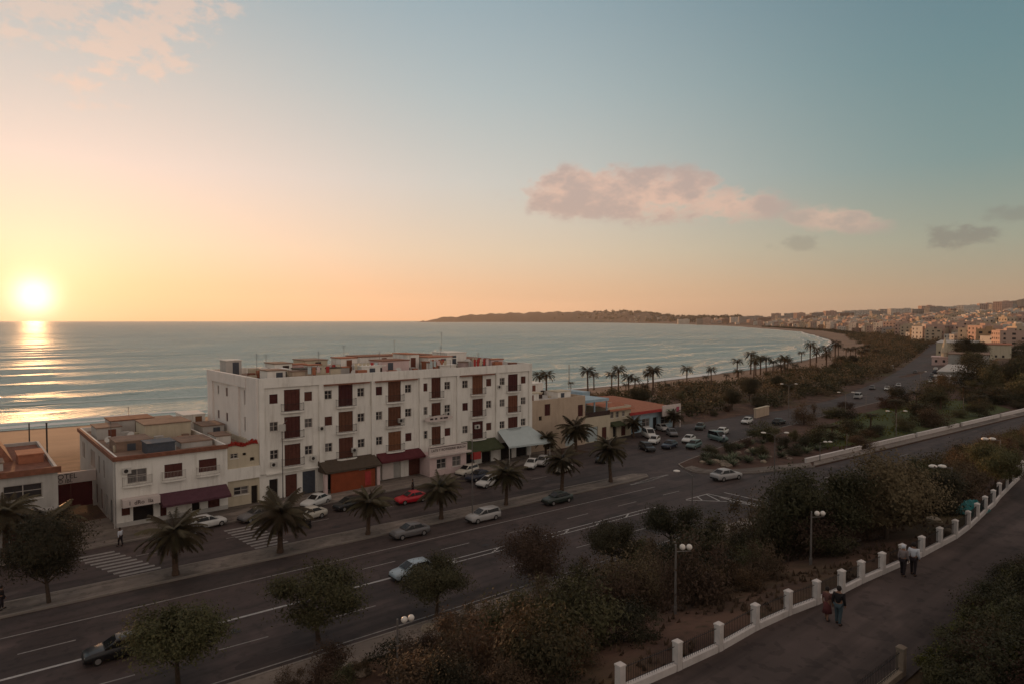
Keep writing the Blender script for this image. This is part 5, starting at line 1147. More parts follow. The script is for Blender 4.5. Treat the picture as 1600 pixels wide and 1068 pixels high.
gcar(1217, 662, .05, 'sedan', 'black', 'black saloon driving along the boulevard past the low beach wall', 0)
gcar(1253, 653, .1, 'wagon', 'maroon', 'dark maroon estate car driving along the boulevard', 0)
gcar(1341, 622, .2, 'van', 'silver', 'silver van on the boulevard beside the orange shrub', 0)
gcar(1363, 608, .3, 'sedan', 'grey', 'grey sedan driving on the boulevard ahead of the silver van', 0)
gcar(1386, 609, math.pi + .3, 'sedan', 'white', 'white sedan driving towards town on the boulevard', 0)
gcar(1404, 604, .3, 'sedan', 'silver', 'silver sedan driving on the far lane of the boulevard', 0)
for i, (u, v, p) in enumerate([(1453, 598, 'white'), (1458, 593, 'black'), (1456, 588, 'grey'), (1460, 583, 'navy'), (1462, 578, 'white'), (1473, 566, 'silver'), (1475, 560, 'black'), (1476, 554, 'white'), (1477, 549, 'grey')]):
    x, y, z = Gt(u, v); car(x, y, .28, 'sedan', p, p + ' car in the row parked along the right kerb of the boulevard' if 0 else p + ' car in the row parked along the landward kerb of the boulevard', z + .12, 'row of ' + p + ' cars parked along the landward kerb')
for i, (u, v, p) in enumerate([(1465, 545, 'white'), (1452, 541, 'silver'), (1430, 583, 'grey')]):
    x, y, z = Gt(u, v); car(x, y, .28, 'hatch', p, p + ' hatchback driving far along the boulevard', z + .12)
x, y, z = Gt(1393, 576); car(x, y, .4, 'van', 'white', 'white camper van parked among the bushes beside the boulevard', z + .1)
# mopeds by the kerb
def moped(x, y, rz, label, c):
    t = thing('moped', label, 'moped', (x, y, ROADZ), rz=rz); b = MB(); b.tube([(-.35, 0, .55), (.05, 0, .42), (.42, 0, .42), (.56, 0, .95)], [.09, .10, .08, .05], 7); b.box(-.62, -.1, -.11, .11, .5, .66); b.build('body', MATS[c], t)
    b = MB(); b.box(-.6, .0, -.13, .13, .68, .78); b.build('seat', MATS['dark'], t); b = MB(); b.tube([(.52, -.3, 1.0), (.58, 0, 1.02), (.52, .3, 1.0)], .018, 5); b.build('handlebar', MATS['iron'], t)
    for wx in (-.5, .62): w = MB(); w.tube([(wx, -.05, .26), (wx, .05, .26)], .26, 14); w.build('wheel', MATS['tyre'], t)
    return t
for u, v, rz, c, lab in ((248, 853, 1.2, 'darkplastic', 'dark moped leaning by the kerb behind the first median palm'), (262, 858, 1.0, 'plastic', 'pale moped by the kerb behind the first median palm'), (300, 845, .6, 'plastic', 'pale moped between the first median palm and the white hatchback'), (478, 824, 1.9, 'darkplastic', 'dark moped standing near the second median palm')): x, y = G(u, v); moped(x, y, rz, lab, c)

# ------------------------------------------------------------------ lamps, poles, signs
def lamp(x, y, z, h, kind, label, rz=0, group=None):
    t = thing('street_lamp', label, 'lamp', (x, y, z), group, rz=rz); b = MB(); b.tube([(0, 0, -.3), (0, 0, .4), (0, 0, .42), (0, 0, h)], [.09, .085, .065, .045], 8); b.build('pole', MATS['metalpole'], t)
    if kind == 'globe':
        b = MB(); b.tube([(0, 0, h - .35), (.75, 0, h - .32)], .022, 5); b.build('arm', MATS['metalpole'], t)
        for q in (.34, .68): b = MB(); b.ball((q, 0, h - .12), .15, 14, 10); b.build('globe', MATS['globe'], t, True)
    elif kind in ('arm', 'twin'):
        for sd in ((1,) if kind == 'arm' else (1, -1)):
            b = MB(); b.tube([(0, 0, h - .05), (sd * .5, 0, h + .28), (sd * 1.2, 0, h + .42)], .03, 6); b.build('arm', MATS['metalpole'], t)
            b = MB(); b.ball((sd * 1.5, 0, h + .42), .34, 10, 6, .32); o = b.build('lamp_head', MATS['globe'], t, True)
    elif kind == 'pair':
        b = MB(); b.tube([(0, 0, h - .1), (1.5, 0, h + .1)], .026, 5); b.build('arm', MATS['metalpole'], t)
        for q in (.75, 1.45): b = MB(); b.ball((q, 0, h + .06), .3, 10, 6, .45); b.build('lamp_head', MATS['globe'], t, True)
    elif kind == 'box':
        b = MB(); b.box(-.35, .35, -.15, .15, h - .5, h + .25); b.build('lamp_head', MATS['plastic'], t); b = MB(); b.tube([(.1, 0, h + .25), (.55, 0, h + .75)], .04, 5); b.build('bracket', MATS['metalpole'], t)
    return t
VR = TH - math.pi / 2        # bearing that turns a lamp's arm across the line of sight
def ulamp(u, vt, Y, kind, label, rz=VR):
    x, zt = PL(u, vt, Y); z = h1(x, Y); return lamp(x, Y, z, max(3.0, zt - z), kind, label, rz)
ulamp(1056, 850, 20.0, 'globe', 'slim lamp post with two white globes rising from scrub behind the fence')
ulamp(1268, 798, 18.6, 'globe', 'slim lamp post with two white globes beside the tall dark tree')
ulamp(621, 966, 26.0, 'globe', 'lamp post with white globes above the road works clearing', VR + .6)
ulamp(1487, 750, 16.8, 'pair', 'lamp post with two flat heads on one arm near the green tarpaulin', VR + math.pi)
ulamp(1563, 694, 17.6, 'pair', 'lamp post with two flat heads beside the farthest fence pillars', VR + math.pi)
x, y = G(1081, 835); lamp(x, y, .1, PL(1081, 742, y)[1] - .1, 'arm', 'curved arm lamp post in the earthen clearing by the hatched junction', VR + math.pi)
x, y = G(432, 776); lamp(x, 74.2, .1, PL(432, 668, 74.2)[1], 'box', 'tall thin pole with a box head in front of the white block', VR)
x, y = G(738, 811, .16); lamp(x, y, .14, PL(738, 688, y)[1], 'bare', 'tall bare grey pole standing on the median')
for u, v, vt, k, lab in ((1210, 746, 680, 'twin', 'twin arm lamp on the pavement before the rock garden'), (1281, 722, 690, 'pair', 'short lamp with two heads at the start of the garden wall'), (1323, 702, 676, 'bare', 'plain post rising from the garden bushes'), (1232, 652, 602, 'twin', 'twin arm lamp beside the beach bushes behind the black saloon'), (1400, 688, 645, 'twin', 'twin arm lamp among the orange garden bushes'), (1353, 640, 615, 'bare', 'thin post at the edge of the boulevard near the silver van'), (1321, 650, 615, 'twin', 'twin arm lamp by the orange shrub on the island'), (1438, 607, 582, 'arm', 'single arm lamp at the landward kerb of the boulevard'), (1140, 640, 615, 'bare', 'thin post among the beach bushes'), (1505, 650, 620, 'bare', 'plain post behind the garden palms')):
    x, y = G(u, v); zt = CAM_H + (ray(u, vt)[2]) * (x / ray(u, vt)[0]); lamp(x, y, .1, zt - .1, k, lab, VR)
for u, v, vt, lab in ((74, 720, 662, 'dark post standing on the beach behind the alley'), (46, 690, 662, 'thin dark post near the water behind the shop building'), (889, 612, 570, 'thin tall mast on the beach behind the beige house')):
    x, y, z = Gt(u, v); zt = CAM_H + (ray(u, vt)[2]) * (x / ray(u, vt)[0]); b = MB(); b.tube([(x, y, z - .5), (x, y, zt)], .11, 6); b.tube([(x, y, zt - .02), (x, y, zt + .12)], [.17, .1], 6); tag(b.build('beach_post', MATS['iron']), lab, 'post')
# blue diamond sign, lattice sign, skip, tarp
x, y, z = Gt(1222, 826); t = thing('diamond_sign', 'pale blue diamond shaped road sign on a post beside the dark tree', 'sign', (x, y, z), rz=VR); b = MB(); b.tube([(0, 0, 0), (0, 0, 1.6)], .03, 6); b.build('post', MATS['metalpole'], t)
b = MB(); s_ = .55; b.quad((0, -.05, .75), (s_, -.05, .75 + s_), (0, -.05, .75 + 2 * s_), (-s_, -.05, .75 + s_)); b.quad((-s_, -.03, .75 + s_), (0, -.03, .75 + 2 * s_), (s_, -.03, .75 + s_), (0, -.03, .75)); b.build('sign_plate', MATS['signblue'], t)
b = MB(); g = random.Random(4); x0, y0, _ = Gt(1518, 800); n = 15
for i in range(n):
    for j in range(n): px = x0 + (i / (n - 1) - .5) * 2.6; py = y0 + (j / (n - 1) - .5) * 1.7; d = max(abs(i - 7), abs(j - 7)) / 7; b.v.append((px, py, h1(px, py) + .08 + .95 * (1 - d ** 2.2) * (.8 + .2 * math.sin(i * 1.7) * math.cos(j * 1.3)) + g.uniform(-.05, .06)))
for i in range(n - 1):
    for j in range(n - 1): b.f.append((i * n + j, (i + 1) * n + j, (i + 1) * n + j + 1, i * n + j + 1)); b.m.append(0)
tag(b.build('tarpaulin', MATS['tarp']), 'crumpled sea green tarpaulin heaped beside the walkway fence', 'tarpaulin')
x, y, z = Gt(475, 1062); t = thing('concrete_slab', 'broken pale concrete slab tilted in the rubble at the kerb', 'slab', (x, y, z), rz=.3)
b = MB(); b.box(-1.5, 1.5, -.8, .8, .25, .42); o = b.build('slab_top', MATS['paving'], t); o.rotation_euler = (.35, .05, 0); b = MB(); b.box(-1.2, 1.0, -.5, .6, -.4, .2); b.build('footing', MATS['greywall'], t)
for i, (u, v) in enumerate([(510, 1050), (530, 1060), (565, 1052), (700, 1050), (720, 1040), (740, 1055), (640, 1060), (1130, 825), (1215, 835), (1160, 815), (1210, 800), (1480, 830), (1460, 815), (1500, 740), (1520, 735), (1445, 735), (670, 985)]):
    x, y, z = Gt(u, v); rock(x, y, rs.uniform(.25, .6), z + .1, 'rough stone lying on the bare slope', 'loose stones on the slope', 50 + i)
# low beach wall
x, y = G(1190, 650); t = thing('beach_wall', 'pale block wall standing alone beside the beach bushes', 'wall', (x, y, 0), rz=.12); b = MB(); b.box(-3.4, 3.4, -.25, .25, -.5, 1.9); b.build('wall_panel', MATS['beige'], t); b = MB(); b.box(-3.5, 3.5, -.35, .35, 1.902, 2.05); b.build('coping', MATS['creamwall'], t)
x, y = G(1322, 640); shrub(4, x, y, 1.1, 'rounded orange brown shrub at the island edge by the boulevard', None, z=.1)

# ------------------------------------------------------------------ people
def skin_mesh(name, V, E, rad, m, root=0, sub=1):
    me = bpy.data.meshes.new(name); me.from_pydata(V, E, []); o = bpy.data.objects.new('tmp', me); COL.objects.link(o)
    o.modifiers.new('skin', 'SKIN'); sv = me.skin_vertices[0].data
    for i, r in enumerate(rad): sv[i].radius = (r, r) if isinstance(r, (int, float)) else r; sv[i].use_root = i == root
    s = o.modifiers.new('sub', 'SUBSURF'); s.levels = s.render_levels = sub
    dg = bpy.context.evaluated_depsgraph_get(); r = bpy.data.meshes.new_from_object(o.evaluated_get(dg)); bpy.data.objects.remove(o)
    r.materials.clear(); r.materials.append(m); r.polygons.foreach_set('use_smooth', [True] * len(r.polygons)); r.name = name; return r
def person(x, y, z, rz, h, label, top, legs, female=False, stride=.18, bent=0, arm=.1, sleeves=True, skirt=False, scarf=False):
    """Figure facing +x: one continuous body, with clothing and hair as children."""
    k = h / 1.75; t = thing('person', label, 'person', (x, y, z), rz=rz); sw = .19 if not female else .165
    V = [(0, 0, .95), (0, 0, 1.15), (.01, 0, 1.38), (.01, 0, 1.50), (.03, 0, 1.58), (.035, 0, 1.68)]; E = [(0, 1), (1, 2), (2, 3), (3, 4), (4, 5)]; Rr = [.13, .12, .14, .055, .095, .085]
    ix = {}
    for sd, fw in ((1, stride), (-1, -stride)):
        n = len(V); V += [(0, sd * .10, .90), (fw * .45, sd * .10, .50), (fw * .85 - .06, sd * .10, .09), (fw * .85 + .12, sd * .11, .035)]; E += [(0, n), (n, n + 1), (n + 1, n + 2), (n + 2, n + 3)]; Rr += [.095, .062, .042, .036]; ix['l', sd] = n
        n = len(V); V += [(0, sd * sw, 1.42), (-fw * arm * 2 - .02, sd * (sw + .05), 1.14), (-fw * .5 + .06, sd * (sw + .05), .90), (-fw * .5 + .08, sd * (sw + .045), .83)]; E += [(2, n), (n, n + 1), (n + 1, n + 2), (n + 2, n + 3)]; Rr += [.062, .044, .032, .03]; ix['a', sd] = n
        p = V[n + 3]
        for f in range(4):
            q = len(V); dx = .028 - .018 * f; ln = (.07, .08, .075, .06)[f]; V += [(p[0] + dx, p[1], p[2] - ln * .5), (p[0] + dx + .012, p[1] - sd * .008, p[2] - ln)]; E += [(n + 3, q), (q, q + 1)]; Rr += [.010, .008]
        q = len(V); V += [(p[0] + .045, p[1] - sd * .015, p[2] - .005), (p[0] + .055, p[1] - sd * .015, p[2] - .045)]; E += [(n + 3, q), (q, q + 1)]; Rr += [.011, .009]
    S = lambda P: [(a * k, b * k, c * k) for a, b, c in P]
    link('body', skin_mesh('person_body', S(V), E, [r * k for r in Rr], MATS['skin'], sub=1), t)
    def sub(ids, extra, m, name, end=None):
        mp = {v: i for i, v in enumerate(ids)}; ee = [(mp[a], mp[b]) for a, b in E if a in mp and b in mp]
        link(name, skin_mesh(name, S([V[i] for i in ids]), ee, [(Rr[i] + extra) * k for i in ids], m), t)
    if legs is not None and not skirt: sub([0] + [ix['l', s] + j for s in (1, -1) for j in (0, 1, 2)], .022, legs, 'trousers')
    if skirt:
        b = MB(); b.tube([(0, 0, .42 * k), (0, 0, .7 * k), (0, 0, 1.0 * k)], [.25 * k, .2 * k, .15 * k], 14); b.build('skirt', legs, t, True)
    ids = [0, 1, 2] + [ix['a', s] + j for s in (1, -1) for j in ((0, 1, 2) if sleeves else (0, 1))]; sub(ids, .026, top, 'shirt')
    b = MB(); hc = (.015 * k, 0, 1.665 * k)
    b.ball(hc, .112 * k, 14, 9, 1.12); 
    for i in range(len(b.v)):
        v = b.v[i]
        if v[0] > .05 * k and v[2] < 1.70 * k: b.v[i] = (.02 * k, v[1] * .8, v[2])
    b.build('headscarf' if scarf else 'hair', MATS['whitecloth'] if scarf else MATS['hair'], t, True)
    b = MB()
    for sd in (-1, 1): b.ball((.125 * k, sd * .032 * k, 1.655 * k), .012 * k, 6, 4)
    b.build('eyes', MATS['dark'], t); b = MB(); b.ball((.135 * k, 0, 1.63 * k), .018 * k, 6, 4, 1.4); b.build('nose', MATS['skin'], t)
    for sd in (1, -1): p = V[ix['l', sd] + 3]; b = MB(); b.ball(((p[0] - .07) * k, p[1] * k, .045 * k), .075 * k, 8, 5, .6); b.v = [((q[0] - (p[0] - .07) * k) * 1.7 + (p[0] - .05) * k, q[1], q[2]) for q in b.v]; b.build('shoe', MATS['dark'], t, True)
    return t
mat('whitecloth', (.62, .64, .70), .9, .1, 4); mat('blackcloth', (.016, .014, .016), .9, .2, 4); mat('jeans', (.06, .085, .10), .9, .2, 4); mat('browncloth', (.14, .06, .055), .9, .2, 4); mat('darktrousers', (.025, .018, .022), .9, .2, 4); mat('greycloth', (.22, .18, .18), .9, .2, 4); mat('redbrown', (.12, .035, .035), .9, .2, 4)
WZ = 6.67
def gp(u, v, z=WZ): return G(u, v, z)
x, y = gp(1427, 898); person(x, y, WZ, .05, 1.78, 'person in white shirt and dark trousers strolling beside the fence', MATS['whitecloth'], MATS['darktrousers'], stride=.14)
x, y = gp(1411, 899); person(x, y, WZ, -.05, 1.70, 'person in grey top and pale headscarf beside the white shirted walker', MATS['greycloth'], MATS['darktrousers'], True, .16, scarf=True)
x, y = gp(1310, 975); person(x, y, WZ, .05, 1.76, 'broad person in black jacket and blue jeans walking on the walkway', MATS['blackcloth'], MATS['jeans'], stride=.12)
x, y = gp(1292, 968); person(x, y, WZ, -.1, 1.55, 'smaller person in brown top and reddish skirt beside the black jacket', MATS['browncloth'], MATS['redbrown'], True, .14, skirt=True, sleeves=False)
x, y = G(188, 853); person(x, y, ROADZ, 2.2, 1.7, 'person in white shirt crossing at the first zebra crossing', MATS['whitecloth'], MATS['darktrousers'])
x, y = G(645, 772); person(x, y, .15, 2.6, 1.72, 'person in black standing behind the red car', MATS['blackcloth'], MATS['darktrousers'])
x, y = G(1131, 692); person(x, y, ROADZ, 1.2, 1.7, 'person in white beside the dark van of the parking yard', MATS['whitecloth'], MATS['jeans'])
x, y = G(1272, 648); person(x, y, ROADZ, .6, 1.72, 'person in black on the boulevard behind the maroon estate car', MATS['blackcloth'], MATS['darktrousers'])
x, y = G(3, 955); person(x, y, .16, .3, 1.7, 'person in black waiting on the median near the round tree', MATS['blackcloth'], MATS['darktrousers'])

# ------------------------------------------------------------------ houses right of the boulevard
def flat_house(name, label, x0, y0, w, d, h, m, wins, roofm='roofflat', rz=0, z=0.0):
    t = thing(name, label, 'house', (x0, y0, z), rz=rz); t['_w'] = 0
    def kid(b, nm, mm): o = b.build(nm, mm, t); return o
    fr = [(a, a + ww, zz, zz + hh) for a, ww, zz, hh in wins]
    W_ = MB(); wallface(W_, (0, 0), (1, 0), (0, 1), w, -1.5, h, fr); lf = [(q, q + 1.0, 1.1, 2.3) for q in np.arange(1.2, d - 1.4, 3.0)]
    wallface(W_, (0, d), (0, -1), (1, 0), d, -1.5, h, lf); W_.quad((w, 0, -1.5), (w, d, -1.5), (w, d, h), (w, 0, h)); W_.quad((w, d, -1.5), (0, d, -1.5), (0, d, h), (w, d, h)); kid(W_, 'wall', MATS[m])
    R2_ = MB(); R2_.box(-.35, w + .35, -.35, d + .35, h + .002, h + .28); kid(R2_, 'roof', MATS[roofm])
    for h_ in fr: 
        g = MB(); g.box(h_[0], h_[1], .2, .24, h_[2], h_[3]); kid(g, 'window', MATS['pane'])
    for h_ in lf:
        g = MB(); g.box(.2, .24, d - h_[1], d - h_[0], h_[2], h_[3]); kid(g, 'window', MATS['pane'])
    return t
def at(u, v): x, y, z = Gt(u, v); return x, y, z
MATS['palewall'] = mat('palewall', (.46, .43, .40), .9, .15, .5, stain=.3)
x, y, z = at(1536, 602); flat_house('villa', 'long low pale villa with a flat roof behind the dark hedge', x, y, 42, 12, 3.8, 'palewall', [(2, 2.6, 1, 1.2), (8, 2.2, 0, 2.3), (14, 3, 1, 1.2), (22, 2, 1, 1.2)], 'greywall', .22, 0)
x, y, z = at(1545, 578); flat_house('villa', 'white villa with dark windows behind the long low villa', x, y, 36, 14, 6.2, 'palewall', [(2, 2.4, 3.6, 1.3), (7, 2.4, 3.6, 1.3), (13, 3, 3.6, 1.3), (20, 3, 3.6, 1.3)], 'roofflat', .25, z)
x, y, z = at(1528, 556); flat_house('villa', 'broad cream sunlit building with flat grey roof edge above the villas', x, y, 60, 20, 7.0, 'creamwall', [(3, 3, 4, 1.5), (12, 3, 4, 1.5), (22, 3, 4, 1.5), (33, 3, 4, 1.5)], 'greywall', .25, z)
x, y, z = at(1580, 562); flat_house('villa', 'ochre block with deep red shade blind between the villas', x, y, 26, 14, 7.5, 'creamwall', [(2, 3, 4, 1.6), (8, 3, 4, 1.6)], 'terracotta', .25, z)
x, y, z = at(1476, 606); flat_house('kiosk', 'small white kiosk standing at the landward kerb of the boulevard', x + 8, y + 1, 5, 4, 2.9, 'palewall', [(1, 2.6, 1, 1.1)], 'greywall', .28, 0)
x, y, z = at(1484, 570); flat_house('gatehouse', 'pinkish low gatehouse with an arched front below the pointed tower', x, y, 11, 7, 3.4, 'pinkwall', [(3, 5, .2, 1.8)], 'pinkwall', .28, z)
t = thing('pointed_tower', 'slender pointed stone tower beside the boulevard', 'tower', (x + 3, y + 3, z)); b = MB(); b.tube([(0, 0, 0), (0, 0, 5.5), (0, 0, 5.7), (0, 0, 12.5)], [1.5, 1.4, 1.75, .1], 8); b.build('shaft', MATS['creamwall'], t); b = MB(); b.tube([(0, 0, 12.3), (0, 0, 13.6)], .08, 5); b.build('finial', MATS['iron'], t)
placed = []; cnt = 0
for _ in range(4000):
    u = rs.uniform(1440, 1640); v = rs.uniform(548, 640); x, y = G(u, v)
    if x > 520: continue
    if abs(y - float(np.interp(x, brx, bry))) < 5 or y > float(np.interp(x, brx, bry)) - 6: continue
    if 560 < v < 606 and u > 1530 and rs.random() < .75: continue
    s = rs.uniform(1.2, 2.2) * (1.0 + x / 700)
    if not dart(x, y, 1.5 * s): continue
    k = rs.choice([1, 2, 2, 5, 6, 6, 4]); cnt += 1
    lab = {'leaf': 'olive bush around the villas', 'leafdark': 'dark bushy tree around the villas', 'leafred': 'reddish bush around the villas'}[SHRUB[k][1]]
    shrub(k, x, y, s, lab, lab + ', the whole set', sz=rs.uniform(.9, 1.4))
    if cnt > 20: break
for i, (u, v, s) in enumerate([(1505, 572, 3.0), (1512, 570, 3.2), (1520, 568, 3.0), (1528, 572, 2.6), (1518, 578, 2.4), (1590, 606, 2.2), (1600, 606, 2.4), (1575, 608, 1.8)]):
    x, y, z = at(u, v); tree(i % 3 if i < 5 else 0, x, y, s * .6, ['tall dark cypress like tree behind the gatehouse', 'large dark garden tree before the long low villa'][i >= 5], rng.uniform(0, 6), z, 1.25, ['dark trees behind the gatehouse', 'dark trees before the low villa'][i >= 5])

# ------------------------------------------------------------------ the town round the bay
CM = [mat('town_' + n, c, .9, .12, .12) for n, c in (('cream', (.50, .40, .30)), ('white', (.58, .52, .46)), ('ochre', (.46, .30, .18)), ('pink', (.48, .33, .27)), ('grey', (.34, .30, .27)), ('brown', (.26, .17, .13)))]
MATS['townwin'] = mat('townwin', (.05, .04, .04), .6, .2, 2)
def house_mesh(w, d, fl, m, seed):
    """A flat-roofed town house: storeys with window recesses on all four sides, parapet and a stair head."""
    g = random.Random(seed); b = MB(); h = fl * 3.1
    for O, U, Nn, L in (((0, 0), (1, 0), (0, 1), w), ((w, 0), (0, 1), (-1, 0), d), ((w, d), (-1, 0), (0, -1), w), ((0, d), (0, -1), (1, 0), d)):
        k = max(1, int(L / 3.4)); hs = []
        for f in range(fl):
            for i in range(k):
                if g.random() < .85: c = L * (i + .5) / k; ww = g.choice([.55, .7, .9]); hs.append((c - ww, c + ww, f * 3.1 + .9, f * 3.1 + 2.3))
        b.cur = 0; wallface(b, O, U, Nn, L, -6, h + .8, hs, .4); b.cur = 1
        for q in hs: b.quad((*wp(O, U, Nn, q[0], .38), q[2]), (*wp(O, U, Nn, q[1], .38), q[2]), (*wp(O, U, Nn, q[1], .38), q[3]), (*wp(O, U, Nn, q[0], .38), q[3]))
    b.cur = 2; b.quad((0, 0, h), (w, 0, h), (w, d, h), (0, d, h)); b.cur = 0
    sx_, sy_ = g.uniform(.1, .6) * w, g.uniform(.1, .5) * d; b.box(sx_, sx_ + w * .3, sy_, sy_ + d * .35, h, h + 2.4)
    me = b.mesh('town_house', [CM[m], MATS['townwin'], MATS['roofflat']]); return me
HM = [house_mesh(*a, i) for i, a in enumerate([(10, 12, 2, 0), (12, 10, 3, 1), (9, 14, 2, 2), (14, 12, 3, 3), (11, 11, 4, 0), (16, 11, 2, 1), (10, 10, 3, 4), (13, 15, 4, 3), (12, 9, 2, 5), (15, 13, 3, 0), (9, 9, 3, 2), (18, 12, 4, 1)])]
HC = ['cream', 'white', 'ochre', 'pink', 'cream', 'white', 'grey', 'pink', 'brown', 'cream', 'ochre', 'white']
BM = [house_mesh(*a, 50 + i) for i, a in enumerate([(44, 14, 7, 4), (60, 15, 6, 4), (30, 16, 8, 3), (52, 14, 7, 1), (38, 15, 5, 5)])]
rt = random.Random(21); spots = []
def free(x, y, r):
    if any((x - a) ** 2 + (y - b_) ** 2 < (r + q) ** 2 for a, b_, q in spots): return False
    spots.append((x, y, r)); return True
def roadfree(x, y): return y < float(np.interp(x, brx, bry)) - 12 or x > 655
# big blocks on the skyline
big = 0
for i, (u, dist, k) in enumerate([(1098, 3400, 2), (1060, 3900, 3), (1130, 3300, 4), (1155, 3100, 0), (1185, 2900, 4), (1215, 2750, 1), (1245, 2600, 2), (1268, 2500, 0), (1290, 2450, 2), (1312, 2380, 4), (1335, 2200, 3), (1362, 2050, 1), (1392, 1950, 3), (1425, 1850, 1), (1452, 1800, 0), (1485, 1900, 4), (1530, 1900, 2), (1592, 1600, 4), (1230, 2950, 0), (1170, 3350, 1), (1276, 2750, 3), (1345, 2600, 0), (1405, 2350, 4), (1375, 2250, 0), (1440, 2000, 2), (1465, 2050, 3), (1505, 1700, 3), (1550, 1750, 0), (1300, 2700, 1), (1320, 2800, 3), (1205, 3000, 2), (1565, 1500, 2), (1255, 2350, 4), (1142, 3250, 3), (1088, 3450, 0)]):
    x, y, _ = ray(u, 500); L = math.hypot(x, y); t_ = dist / (x * math.cos(TH) + y * math.sin(TH)); x *= t_; y *= t_; z = h1(x, y)
    o = link('apartment_block', BM[k], None, (x, y, z)); o.rotation_euler = (0, 0, TH - math.pi / 2 + rt.uniform(-.5, .5)); o.scale = (1.35, 1.2, 1.45 if u < 1140 else 1.3); spots.append((x, y, 30)); big += 1
    tag(o, ['long grey apartment block with rows of windows on the town skyline', 'very long grey apartment block on the town skyline', 'tall pinkish apartment tower on the town skyline', 'long white apartment block on the town skyline', 'low brown apartment block on the town skyline'][k], 'apartment block', ['grey skyline blocks', 'longest grey skyline blocks', 'pinkish skyline towers', 'white skyline blocks', 'brown skyline blocks'][k])
cnt = 0; extra = MB(); town = []
def add_house(x, y, sc):
    global cnt
    k = rt.randrange(12); z = h1(x, y); a = TH - math.pi / 2 + rt.choice([0, .35, -.35, .8]) + rt.uniform(-.15, .15); s = (sc * rt.uniform(.8, 1.15), sc * rt.uniform(.8, 1.15), rt.uniform(.8, 1.25)); town.append((x, y, z, a, s, k)); cnt += 1
cu = np.array([rt.uniform(1150, 1625) for _ in range(60000)]); cd = np.array([430 + 2300 * rt.random() ** 2.0 for _ in range(60000)])
ra = (cu - 800) / FPX; rx_ = math.cos(TH) + ra * math.sin(TH); ry_ = math.sin(TH) - ra * math.cos(TH); cx, cy = rx_ * cd, ry_ * cd
ce = inland(cx, cy); ok_ = (ce > np.where(cx > 640, 74, 105)) & (ce < 1100) & ~((cx < 600) & (cu < 1495)); ok_ &= (cy < np.interp(cx, brx, bry) - 12) | (cx > 655)
grid = {}
for x, y, q in zip(cx[ok_], cy[ok_], cd[ok_]):
    r_ = 5.6 + 1.6 * (q > 1400); key = (int(x // 40), int(y // 40))
    if any((x - a) ** 2 + (y - b_) ** 2 < (r_ + w_) ** 2 for i in (-1, 0, 1) for j in (-1, 0, 1) for a, b_, w_ in grid.get((key[0] + i, key[1] + j), ())): continue
    if any((x - a) ** 2 + (y - b_) ** 2 < 30 ** 2 for a, b_, w_ in spots[:big]): continue
    grid.setdefault(key, []).append((x, y, r_)); add_house(float(x), float(y), 1.15)
    if cnt > 1900: break
for i in range(90):                                            # sea front at the far end of the bay and on the headland
    u = rt.uniform(1035, 1200); dist = rt.uniform(2900, 4600); x, y, _z = ray(u, 500); t_ = dist / (x * math.cos(TH) + y * math.sin(TH)); x *= t_; y *= t_
    e = float(inland(np.array([x]), np.array([y]))[0])
    if 60 < e < 500 and free(x, y, 16): add_house(x, y, 1.6)
for i in range(60):
    u = rt.uniform(820, 1040); dist = rt.uniform(5400, 7600); x, y, _z = ray(u, 500); t_ = dist / (x * math.cos(TH) + y * math.sin(TH)); x *= t_; y *= t_
    e = float(inland(np.array([x]), np.array([y]))[0])
    if 40 < e < 420 and free(x, y, 22): add_house(x, y, 1.5)
town.sort(key=lambda q: math.hypot(q[0], q[1]))
for i, (x, y, z, a, s, k) in enumerate(town[:290]):
    o = link('town_house', HM[k], None, (x, y, z)); o.rotation_euler = (0, 0, a); o.scale = s
    tag(o, HC[k] + ' flat roofed house packed into the town beyond the boulevard', 'house', HC[k] + ' houses of the town')
VV, FF, MM = [], [], []                                       # the houses past the first 290 read as one mass
for x, y, z, a, s, k in town[290:]:
    me = HM[k]; n = len(VV); c, sn = math.cos(a), math.sin(a)
    for v in me.vertices: p = v.co; px, py = p.x * s[0], p.y * s[1]; VV.append((x + px * c - py * sn, y + px * sn + py * c, z + p.z * s[2]))
    ms = {0: {'town_' + q: i for i, q in enumerate(('cream', 'white', 'ochre', 'pink', 'grey', 'brown'))}[me.materials[0].name], 1: 6, 2: 7}
    for p in me.polygons: FF.append(tuple(n + i for i in p.vertices)); MM.append(ms[p.material_index])
if VV:
    me = bpy.data.meshes.new('far_town'); me.from_pydata(VV, [], FF)
    for m in CM + [MATS['townwin'], MATS['roofflat']]: me.materials.append(m)
    me.polygons.foreach_set('material_index', MM); o = link('far_town', me); o['kind'] = 'stuff'; o['label'] = 'mass of small flat roofed houses filling the far hillside'
